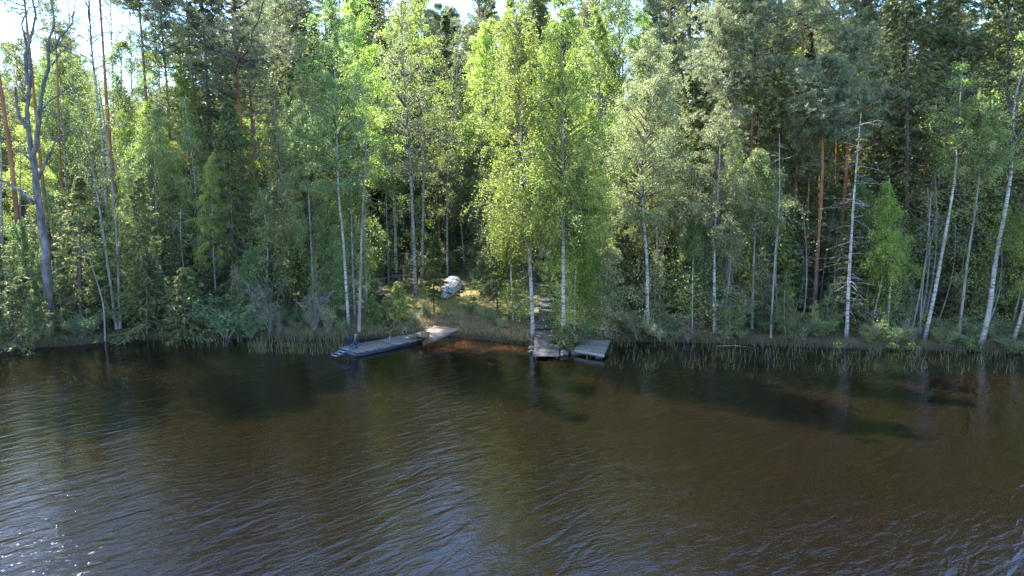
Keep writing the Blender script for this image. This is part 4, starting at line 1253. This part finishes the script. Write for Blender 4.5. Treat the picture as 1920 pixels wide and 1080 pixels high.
# gangplank
z0, z1 = 0.4, 0.52
q = [at_z(780, 627, z0), at_z(805, 637.5, z0), at_z(849, 622.5, z1), at_z(825, 609.5, z1)]
gx_ = (q[2] + q[3] - q[0] - q[1]); gl = np.linalg.norm(gx_) / 2; gx_ = gx_ / np.linalg.norm(gx_)
gy_ = np.cross([0, 0, 1], gx_); gy_ /= np.linalg.norm(gy_); gz_ = np.cross(gx_, gy_)
gw = (abs((q[3] - q[2]) @ gy_) + abs((q[0] - q[1]) @ gy_)) / 2
gc = sum(q) / 4
Rm = np.stack([gx_, gy_, gz_], 1)
o = thing("gangplank", "pinkish weathered plank ramp joining the raft to the bank", "gangplank", gc)
mb = MB(); n = int(gl / 0.11)
for i in range(n):
    mb.box(Rm @ np.array([-gl / 2 + (i + 0.5) * gl / n, rng.normal() * 0.015, 0]), (gl / n / 2 - 0.004, gw / 2, 0.018), Rm)
mb.build("deck", M["ramp_wood"], o)
for s in (-1, 1):
    mb = MB(); mb.box(Rm @ np.array([0, s * (gw / 2 - 0.12), -0.08]), (gl / 2 - 0.03, 0.04, 0.055), Rm); mb.build("beam", M["ramp_wood"], o)
mb = MB(); mb.box(Rm @ np.array([gl / 2 - 0.06, 0, 0.045]), (0.05, gw / 2 + 0.02, 0.025), Rm); mb.build("end_batten", M["ramp_wood"], o)


def rock(name, label, loc_, r, seed, matn="stone", sq=(1, 0.85, 0.6)):
    rg = np.random.default_rng(seed)
    n, m_ = 18, 11
    th = np.linspace(0, 2 * np.pi, n, endpoint=False); ph = np.linspace(0.02, np.pi - 0.02, m_)
    TT, PP = np.meshgrid(th, ph, indexing="ij")
    d = np.stack([np.cos(TT) * np.sin(PP), np.sin(TT) * np.sin(PP), np.cos(PP)], -1)
    k = np.ones(TT.shape)
    for _ in range(9):
        a = rg.normal(size=3); a /= np.linalg.norm(a)
        k = np.minimum(k, rg.uniform(0.72, 0.95) / np.clip(d @ a, 0.05, None))
    V = d * np.minimum(k, 1.05)[..., None] * np.array(sq) * r
    mb = MB(); i = np.arange(n * m_).reshape(n, m_); j = np.roll(i, -1, 0)
    mb.add(V, np.stack([i[:, :-1], j[:, :-1], j[:, 1:], i[:, 1:]], -1))
    ob = mb.build(name, M[matn], None, False, tuple(float(v_) for v_ in loc_))
    ob.rotation_euler = (0, 0, rg.uniform(0, 6))
    return tag(ob, label, "rock")


# things on the ramp joint
p_ = at_z(775, 631, 0.38)
rock("stone", "pale flat stone lying where the ramp meets the raft", (p_[0], p_[1], 0.42), 0.3, 4, sq=(1.3, 0.8, 0.35))
p_ = at_z(797.5, 632, 0.45)
o = thing("wooden_box", "small brown wooden box on the ramp beside the raft", "box", (p_[0], p_[1], 0.43), ang + 0.2)
mb = MB(); hw, hd, hh, th_ = 0.19, 0.13, 0.12, 0.012
for c_, h_ in (((0, -hd, hh), (hw, th_, hh)), ((0, hd, hh), (hw, th_, hh)), ((-hw, 0, hh), (th_, hd - th_, hh)), ((hw, 0, hh), (th_, hd - th_, hh)), ((0, 0, th_), (hw - th_, hd - th_, th_))):
    mb.box(c_, h_)
mb.build("box_body", M["brown_box"], o)
mb = MB(); mb.box((0, 0.02, 2 * hh + 0.018), (hw + 0.02, hd + 0.02, 0.014), ); mb.build("lid", M["brown_box"], o)

# ------------------------------------------------------------------ boardwalk with steps
ZB = 0.13
f0, f1 = at_z(999.5, 668.5, ZB), at_z(1048.5, 668.5, ZB)
b0 = at_z(1004.5, 615.5, 0.55); b1 = at_z(1048.5, 615.5, 0.55)
o = thing("boardwalk", "dark weathered plank boardwalk reaching from the bank over the water", "boardwalk", ((f0[0] + f1[0]) / 2, f0[1], 0))
oc = np.array([(f0[0] + f1[0]) / 2, f0[1], 0])
mb = MB()
npl = int((b0[1] - f0[1]) / 0.13)
for i in range(npl):
    t = (i + 0.5) / npl
    a, b_ = lin(f0, b0, t) - oc, lin(f1, b1, t) - oc
    c_ = (a + b_) / 2; c_[0] += rng.normal() * 0.012; c_[2] += rng.normal() * 0.003
    mb.box(c_, (np.linalg.norm(b_ - a) / 2, (b0[1] - f0[1]) / npl / 2 - 0.005, 0.018))
mb.build("deck", M["deck_dark"], o)
for s in (0.1, 0.9):
    mb = MB(); mb.bar(lin(f0, f1, s) - oc + [0, 0.03, -0.09], lin(b0, b1, s) - oc + [0, 0, -0.09], 0.07, 0.12); mb.build("beam", M["deck_dark"], o)
    for t in (0.12, 0.45):
        mb = MB(); pp = lin(lin(f0, f1, s), lin(b0, b1, s), t) - oc; mb.bar(pp + [0.08, 0.02, -0.05], [pp[0] + 0.08, pp[1] + 0.02, -0.6], 0.1); mb.build("post", M["deck_dark"], o)
# upper landing and steps
y_ = b0[1]
o = thing("stairway", "dark wooden steps climbing from the boardwalk into the trees", "stairs", (oc[0], y_, 0.6))
o2 = np.array([oc[0], y_, 0.6])
rows = [(598, 611, 991, 1047, 0.78), (588, 597, 1009, 1042, 0.98), (577, 586, 1011, 1042, 1.12), (566, 575, 1013.5, 1042, 1.27), (556, 564, 1016, 1042, 1.4), (547, 554, 1018, 1042, 1.52)]
for ya, yb, xa, xb, z in rows:
    a = at_z(xa, yb, z); b_ = at_z(xb, yb, z); c_ = at_z(xa, ya, z)
    dd = c_[1] - a[1]; wd = b_[0] - a[0]
    mb = MB(); m_ = max(2, int(dd / 0.14))
    for i in range(m_):
        mb.box(np.array([a[0] + wd / 2, a[1] + (i + 0.5) * dd / m_, z]) - o2, (wd / 2, dd / m_ / 2 - 0.006, 0.02))
    t = mb.build("tread", M["deck_dark"], o)
    mb = MB(); mb.box(np.array([a[0] + wd / 2, a[1] + 0.02, z - 0.11]) - o2, (wd / 2 - 0.02, 0.018, 0.085)); mb.build("riser", M["deck_dark"], t)
zt = 1.66
a, b_ = at_z(986, 531, zt), at_z(1055, 541, zt)
o = thing("footbridge", "pale weathered walkway crossing the head of the steps", "walkway", ((a[0] + b_[0]) / 2, (a[1] + b_[1]) / 2, zt))
mb = MB(); oo = (a + b_) / 2
for k in range(4):
    mb.bar(a - oo + [0, k * 0.14, 0], b_ - oo + [0, k * 0.14, 0], 0.125, 0.035)
mb.build("deck", M["ramp_wood"], o)
for s in (0.15, 0.85):
    pp = lin(a, b_, s) - oo
    mb = MB(); mb.bar(pp + [0, 0.2, -0.02], pp + [0, 0.2, -0.5], 0.1); mb.build("post", M["deck_dark"], o)

# grey platform
zA, zBk = 0.30, 0.42
q = [at_z(1077, 654, zA), at_z(1133, 663.5, zA), at_z(1145, 638, zBk), at_z(1087.5, 635.5, zBk)]
pc = sum(q) / 4
o = thing("wooden_platform", "small mossy grey board platform on supports at the water edge", "platform", (pc[0], pc[1], 0))
pcc = np.array([pc[0], pc[1], 0]); mb = MB(); n = 17
for i in range(n):
    t0, t1 = (i + 0.03) / n, (i + 0.97) / n
    a, b_, c_, d_ = lin(q[0], q[3], t0), lin(q[1], q[2], t0), lin(q[1], q[2], t1), lin(q[0], q[3], t1)
    V = [v_ - pcc for v_ in (a, b_, c_, d_)]; V2 = [v_ + np.array([0, 0, -0.035]) for v_ in V]
    mb.add(V2 + V, [[0, 3, 2, 1], [4, 5, 6, 7], [0, 1, 5, 4], [1, 2, 6, 5], [2, 3, 7, 6], [3, 0, 4, 7]])
mb.build("deck", M["mossy_board"], o)
mb = MB(); mb.bar(q[0] - pcc + [0, 0.02, -0.11], q[1] - pcc + [0, 0.02, -0.11], 0.05, 0.14); mb.build("fascia", M["fascia"], o)
mb = MB(); mb.bar(q[1] - pcc + [-0.04, 0.05, -0.11], q[2] - pcc + [-0.04, 0, -0.11], 0.05, 0.13); mb.build("side_beam", M["deck_dark"], o)
for s, wd in ((0.17, 0.4), (0.85, 0.16)):
    pp = lin(q[0], q[1], s) - pcc
    mb = MB(); mb.box(pp + [0, 0.35, -0.32], (wd, 0.15, 0.2)); mb.build("support_block", M["stone_dark"], o)

for i, (px, py, r, lab) in enumerate((
        (1057, 663, 0.3, "pinkish boulder in the water beside the boardwalk end"), (1068, 657, 0.34, "dark boulder under the low spruce by the platform"),
        (997, 653, 0.2, "small stone at the left edge of the boardwalk"), (996.5, 660, 0.16, "wet stone at the left corner of the boardwalk"),
        (1132, 637, 0.26, "dark stone behind the grey platform"), (1149, 634, 0.26, "grey stone at the back right corner of the platform"),
        (993, 594, 0.24, "bluish stone left of the steps"), (992, 621, 0.22, "mossy stone at the foot of the birch left of the boardwalk"),
        (1052, 666, 0.16, "small wet stone at the right corner of the boardwalk end"))):
    z = 0.05 if py > 645 and px > 900 else float(terr(*at_z(px, py, 0.3)[:2])) + 0.05
    p_ = at_z(px, py, max(z, 0.05)); z = max(0.03, float(terr(p_[0], p_[1]))) + 0.04
    rock("boulder", lab, (p_[0], p_[1], z), r, 20 + i)

# ------------------------------------------------------------------ upturned boat
bow = G(833.5, 563); far = at_y(850, 532, bow[1] + 3.9)
bax = np.array([far[0] - bow[0], far[1] - bow[1]]); bang = math.atan2(bax[1], bax[0])
BLN, BH = 4.3, 0.56
o = thing("rowing_boat", "white clinker rowing boat lying upside down on the lawn, littered with leaves", "boat", (bow[0], bow[1], float(terr(bow[0], bow[1]))), 0)
slope = (float(terr(bow[0] + math.cos(bang) * 4, bow[1] + math.sin(bang) * 4)) - float(terr(bow[0], bow[1]))) / 4
o.rotation_euler = (R(4), -math.atan(slope) - 0.02, bang)
o.rotation_mode = "XYZ"
ns, strakes = 26, 5
xs_ = np.linspace(0, BLN, ns); q_ = xs_ / BLN
hb = 0.74 * np.clip(np.sin(np.clip(q_ * 1.9, 0, 1.57)) ** 0.85, 0, 1) * np.where(q_ > 0.55, 1 - 0.32 * (np.clip(q_ - 0.55, 0, 1) / 0.45) ** 1.7, 1) + 0.015
keel = BH * (0.28 + 0.72 * np.sin(np.clip(q_ * 3.3, 0, 1.57)) ** 0.8) * np.where(q_ > 0.7, 1 - 0.12 * (q_ - 0.7) / 0.3, 1)
gun = 0.03 + 0.09 * np.sin(np.pi * np.clip(q_, 0, 1))


def section(side):
    rows_ = []
    for k in range(strakes + 1):
        for e in ((0.0, 0.022) if 0 < k < strakes else (0.0,)):
            f = k / strakes
            yy = hb * np.cos(f * np.pi / 2) ** 0.62
            zz = gun + (keel - gun) * np.sin(f * np.pi / 2) ** 1.15
            rows_.append((yy + (0.03 if e == 0 and 0 < k < strakes else 0), zz + (0.035 if e else 0)))
    return [np.stack([xs_, side * np.clip(a, 0.0, None) * 1.0, b_], -1) for a, b_ in rows_]


mb = MB()
for s in (-1, 1):
    rows_ = np.array(section(s)); k, n = rows_.shape[:2]; idx = np.arange(k * n).reshape(k, n)
    mb.add(rows_, np.stack([idx[:-1, :-1], idx[:-1, 1:], idx[1:, 1:], idx[1:, :-1]], -1))
mb.build("hull", M["hull"], o)
mb = MB(); r1 = np.array(section(1))[:, -1]; r2 = np.array(section(-1))[:, -1]
mb.add(np.concatenate([r1, r2]), [[i, i + 1, len(r1) + i + 1, len(r1) + i] for i in range(len(r1) - 1)]); mb.build("transom", M["hull"], o)
mb = MB(); kp = np.stack([xs_[2:], 0 * xs_[2:], keel[2:] + 0.02], -1); mb.tubes(kp, np.full(len(kp), 0.03), 6); mb.build("keel", M["hull"], o)
for s in (-1, 1):
    mb = MB(); gp = np.stack([xs_, s * (hb + 0.02), gun + 0.02], -1); mb.tubes(gp, np.full(ns, 0.028), 6); mb.build("gunwale", M["hull"], o)
mb = MB(); mb.box((0.0, 0, 0.1), (0.06, 0.1, 0.1)); mb.build("bow_pad", M["dark_rubber"], o)
n = 260
xx = rng.uniform(0.9, 4.1, n); sd = rng.uniform(-0.95, 0.55, n); ii = np.clip((xx / BLN * (ns - 1)).astype(int), 0, ns - 1)
f = 1 - np.abs(sd)
yy = np.sign(sd) * hb[ii] * np.cos(np.clip(f, 0.35, 1) * np.pi / 2) ** 0.62; zz = gun[ii] + (keel[ii] - gun[ii]) * np.sin(np.clip(f, 0.35, 1) * np.pi / 2) ** 1.15 + 0.05
mb = MB(); D = rng.normal(size=(n, 3)); D[:, 2] *= 0.3
mb.leaves(np.stack([xx, yy, zz], -1), 0.036, 0.026, D, rng)
tag(mb.build("leaf_debris", M["debris"], o), kind="stuff")
for k, (dx_, dy_) in enumerate(((1.0, -0.75), (1.9, -0.85), (3.0, -0.7))):
    ca, sa = math.cos(bang), math.sin(bang)
    wx_, wy_ = bow[0] + ca * dx_ - sa * dy_, bow[1] + sa * dx_ + ca * dy_
    rock("stone", ["stone propping the boat's bow end", "stone propping the boat amidships", "stone propping the boat's far end"][k], (wx_, wy_, float(terr(wx_, wy_)) + 0.06), 0.17, 60 + k)

# ------------------------------------------------------------------ timber frame, log heap, fallen branch
c0 = G(757, 528); fz = c0[2]
sc = c0[1] / F * 1.0
o = thing("timber_frame", "black timber shelter frame with slanting braces under the trees", "shelter frame", c0)
W2, D2, HH = 1.15, 0.9, 1.95
for sx_ in (-1, 0, 1):
    for sy_ in (-1, 1):
        mb = MB(); mb.bar((sx_ * W2, sy_ * D2, -0.3), (sx_ * W2, sy_ * D2, HH), 0.11); mb.build("post", M["black_wood"], o)
for sy_ in (-1, 1):
    mb = MB(); mb.bar((-W2 - 0.25, sy_ * (D2 + 0.004), HH + 0.05), (W2 + 0.25, sy_ * (D2 + 0.004), HH + 0.05), 0.1); mb.build("top_beam", M["black_wood"], o)
    mb = MB(); mb.bar((-W2 - 0.1, sy_ * (D2 + 0.06), 0.75), (W2 + 0.1, sy_ * (D2 + 0.06), 0.75), 0.07, 0.1); mb.build("rail", M["black_wood"], o)
mb = MB(); mb.bar((-0.0, -D2 - 0.08, 0.85), (W2, -D2 - 0.08, HH - 0.1), 0.08); mb.build("brace", M["black_wood"], o)
mb = MB(); mb.bar((-W2, D2 + 0.1, HH - 0.1), (W2, D2 + 0.1, 0.9), 0.08); mb.build("brace", M["black_wood"], o)
for sx_ in (-1, 1):
    mb = MB(); mb.bar((sx_ * (W2 + 0.1), -D2 - 0.6, HH - 0.35), (sx_ * (W2 + 0.1), D2 + 0.2, HH + 0.22), 0.09); mb.build("rafter", M["black_wood"], o)
c1 = G(711, 566)
o = thing("log_heap", "small black heap of charred logs left of the pale spruce bush", "log heap", c1)
for i, (x, y, z, a_) in enumerate(((-0.2, 0, 0.08, 0.1), (0.05, 0.03, 0.08, -0.2), (0.26, -0.02, 0.08, 0.15), (-0.08, 0.02, 0.23, 0.3), (0.14, 0, 0.23, -0.1), (0.03, 0.0, 0.37, 0.6))):
    mb = MB(); d = np.array([math.sin(a_), math.cos(a_), 0.05]) * 0.42
    pth = np.array([x, y, z]) + d[None] * np.array([-1, -0.999, 0.999, 1])[:, None]
    mb.tubes(pth, [0.005, 0.085, 0.08, 0.005], 9); mb.build("log", M["black_wood"], o)
p0, p1 = G(682, 537), G(775, 528)
o = thing("fallen_branch", "long grey fallen branch propped across the trunks left of the boat", "branch", p0)
mb = MB(); pth = smooth_path([np.array([0, 0, 0.25]), (p1 - p0) * 0.5 + [0, 0, 0.5], (p1 - p0) + [0, -0.8, 0.55]], 14)
mb.tubes(pth, np.linspace(0.05, 0.015, 14), 6); dead_branches(mb, pth, rng, 14, 0.2, 1, 0.6)
mb.build("stem", M["dead_wood"], o, True)
for px, py, qx, qy, lab in ((1075, 0, 0, 0, ""), ):
    pass
for px, py, qx, qy, h_, lab in ((1345, 646, 1412, 650, 0.12, "thin driftwood pole floating at the bank below the forked birch"), (1855, 638, 1880, 632, 0.5, "bare arched branch at the foot of the curved birch"),
                                (445, 575, 470, 600, 0.7, "slanting dead branch over the broad alder bush")):
    a = at_z(px, py, 0.15); b_ = at_z(qx, qy, 0.2)
    zt_ = max(0.05, float(terr(a[0], a[1])))
    o = thing("fallen_branch", lab, "branch", (a[0], a[1], zt_))
    mb = MB(); d = b_ - a; d[2] = max(0.0, float(terr(b_[0], b_[1])) - zt_)
    pth = smooth_path([np.zeros(3), d * 0.5 + [0, 0, h_], d + [0, 0, 0.1]], 10)
    mb.tubes(pth, np.linspace(0.035, 0.012, 10), 5)
    if h_ > 0.2: dead_branches(mb, pth, rng, 9, 0.2, 1, 0.5)
    mb.build("stem", M["spruce_bark"], o, True)


# ------------------------------------------------------------------ hut and far cabin
def hut(name, label, cx, cy, w_, d_, wall_h, roof_h, ez, rz, wallm, over=0.35):
    z0 = float(terr(cx, cy)) - 0.1
    o = thing(name, label, "cabin", (cx, cy, z0), rz)
    wall_h = ez - z0
    mb = MB(); mb.box((0, 0, wall_h / 2), (w_ / 2, d_ / 2, wall_h / 2))
    V = [(-w_ / 2, -d_ / 2, wall_h), (w_ / 2, -d_ / 2, wall_h), (w_ / 2, d_ / 2, wall_h), (-w_ / 2, d_ / 2, wall_h), (-w_ / 2, 0, wall_h + roof_h - 0.12), (w_ / 2, 0, wall_h + roof_h - 0.12)]
    mb.add(V, [[0, 4, 4, 3], [1, 2, 5, 5]])
    wl = mb.build("wall", M[wallm], o)
    wn = MB(); wn.box((-w_ * 0.22, -d_ / 2 - 0.012, wall_h * 0.58), (0.42, 0.02, 0.32)); f_ = wn.build("window", M["brown_box"], wl)
    wn = MB(); wn.box((-w_ * 0.22, -d_ / 2 - 0.03, wall_h * 0.58), (0.36, 0.012, 0.26)); wn.build("pane", M["window"], wl)
    wn = MB(); wn.box((w_ * 0.2, -d_ / 2 - 0.012, wall_h * 0.45), (0.42, 0.02, wall_h * 0.42)); wn.build("door", M["black_wood"], wl)
    for s in (-1, 1):
        mb = MB()
        a = math.atan2(roof_h, d_ / 2); ln = (d_ / 2 + over) / math.cos(a)
        rm = np.array([[1, 0, 0], [0, math.cos(a), -s * -math.sin(a) * -1], [0, s * -math.sin(a), math.cos(a)]])
        rm = np.array([[1, 0, 0], [0, math.cos(a), s * math.sin(a)], [0, -s * math.sin(a), math.cos(a)]])
        mid = np.array([0, s * (d_ / 2 + over) / 2, wall_h + roof_h - math.tan(a) * (d_ / 2 + over) / 2])
        mb.box(mid, (w_ / 2 + over, ln / 2, 0.04), rm)
        mb.build("roof", M["roof_felt"], o)


e = at_y(1112, 482, 53.0)
hut("cabin", "low dark red hut with grey roof half hidden behind the boardwalk birches", e[0] - 2.0, 54.6, 3.6, 2.6, 1.8, 0.9, e[2] + 0.25, R(-4), "red_wall")
e = at_y(880, 395, 82.0)
hut("cabin", "distant brown cabin with pale eaves glimpsed through the trees behind the boat", e[0], 85.0, 6.0, 5.0, 3, 1.6, e[2] + 0.3, R(5), "brown_box")

# ------------------------------------------------------------------ light
SUN_EL, SUN_AZ = 45.5, -40.0      # azimuth from +Y, negative towards -X
sd = np.array([math.sin(R(SUN_AZ)) * math.cos(R(SUN_EL)), math.cos(R(SUN_AZ)) * math.cos(R(SUN_EL)), math.sin(R(SUN_EL))])
sun_d = bpy.data.lights.new("sun", "SUN"); sun_d.energy = 4.4; sun_d.angle = R(0.5); sun_d.color = (1, 0.965, 0.91)
sun = bpy.data.objects.new("sun", sun_d); col.objects.link(sun)
from mathutils import Vector
sun.rotation_euler = Vector(tuple(sd)).to_track_quat("Z", "Y").to_euler()
sun.location = (-30, 60, 60)

wd_ = bpy.data.worlds.new("World"); scene.world = wd_; wd_.use_nodes = True
nt = wd_.node_tree; nt.nodes.clear()
out = N(nt, "ShaderNodeOutputWorld"); bg = N(nt, "ShaderNodeBackground", i_Strength=0.15)
sky = N(nt, "ShaderNodeTexSky"); sky.sky_type = "NISHITA"; sky.sun_disc = False
sky.sun_elevation = R(SUN_EL); sky.sun_rotation = R(SUN_AZ); sky.air_density = 1.0; sky.dust_density = 0.0; sky.ozone_density = 6.0
tc = N(nt, "ShaderNodeTexCoord"); v = tc.outputs["Generated"]
cl = noise(nt, v, 2.6, 7, 0.6, scl=(1, 1, 1.8), dist=0.3)
sxx = zof(nt, v)
bias = math_(nt, "MULTIPLY_ADD", sxx.outputs[0], -0.3, -0.03)
msk = ramp(nt, math_(nt, "ADD", cl, bias), [(0.62, (0, 0, 0)), (0.82, (1, 1, 1))])
L(nt, mixc(nt, math_(nt, "MULTIPLY", msk, 0.9), sky.outputs[0], (3.0, 3.2, 3.6)), bg.inputs["Color"])
L(nt, bg.outputs[0], out.inputs[0])

vs = scene.view_settings
scene.display_settings.display_device = "sRGB"
vs.view_transform = "Standard"; vs.look = "None"; vs.exposure = 2.45; vs.gamma = 1.0
cy = scene.cycles if hasattr(scene, "cycles") else None
scene.render.engine = "CYCLES"
scene.cycles.use_denoising = True
scene.cycles.denoiser = 'OPENIMAGEDENOISE'
scene.cycles.denoising_prefilter = 'NONE'
scene.cycles.denoising_input_passes = 'RGB_ALBEDO_NORMAL'
scene.cycles.max_bounces = 8; scene.cycles.diffuse_bounces = 4; scene.cycles.transmission_bounces = 4; scene.cycles.glossy_bounces = 3
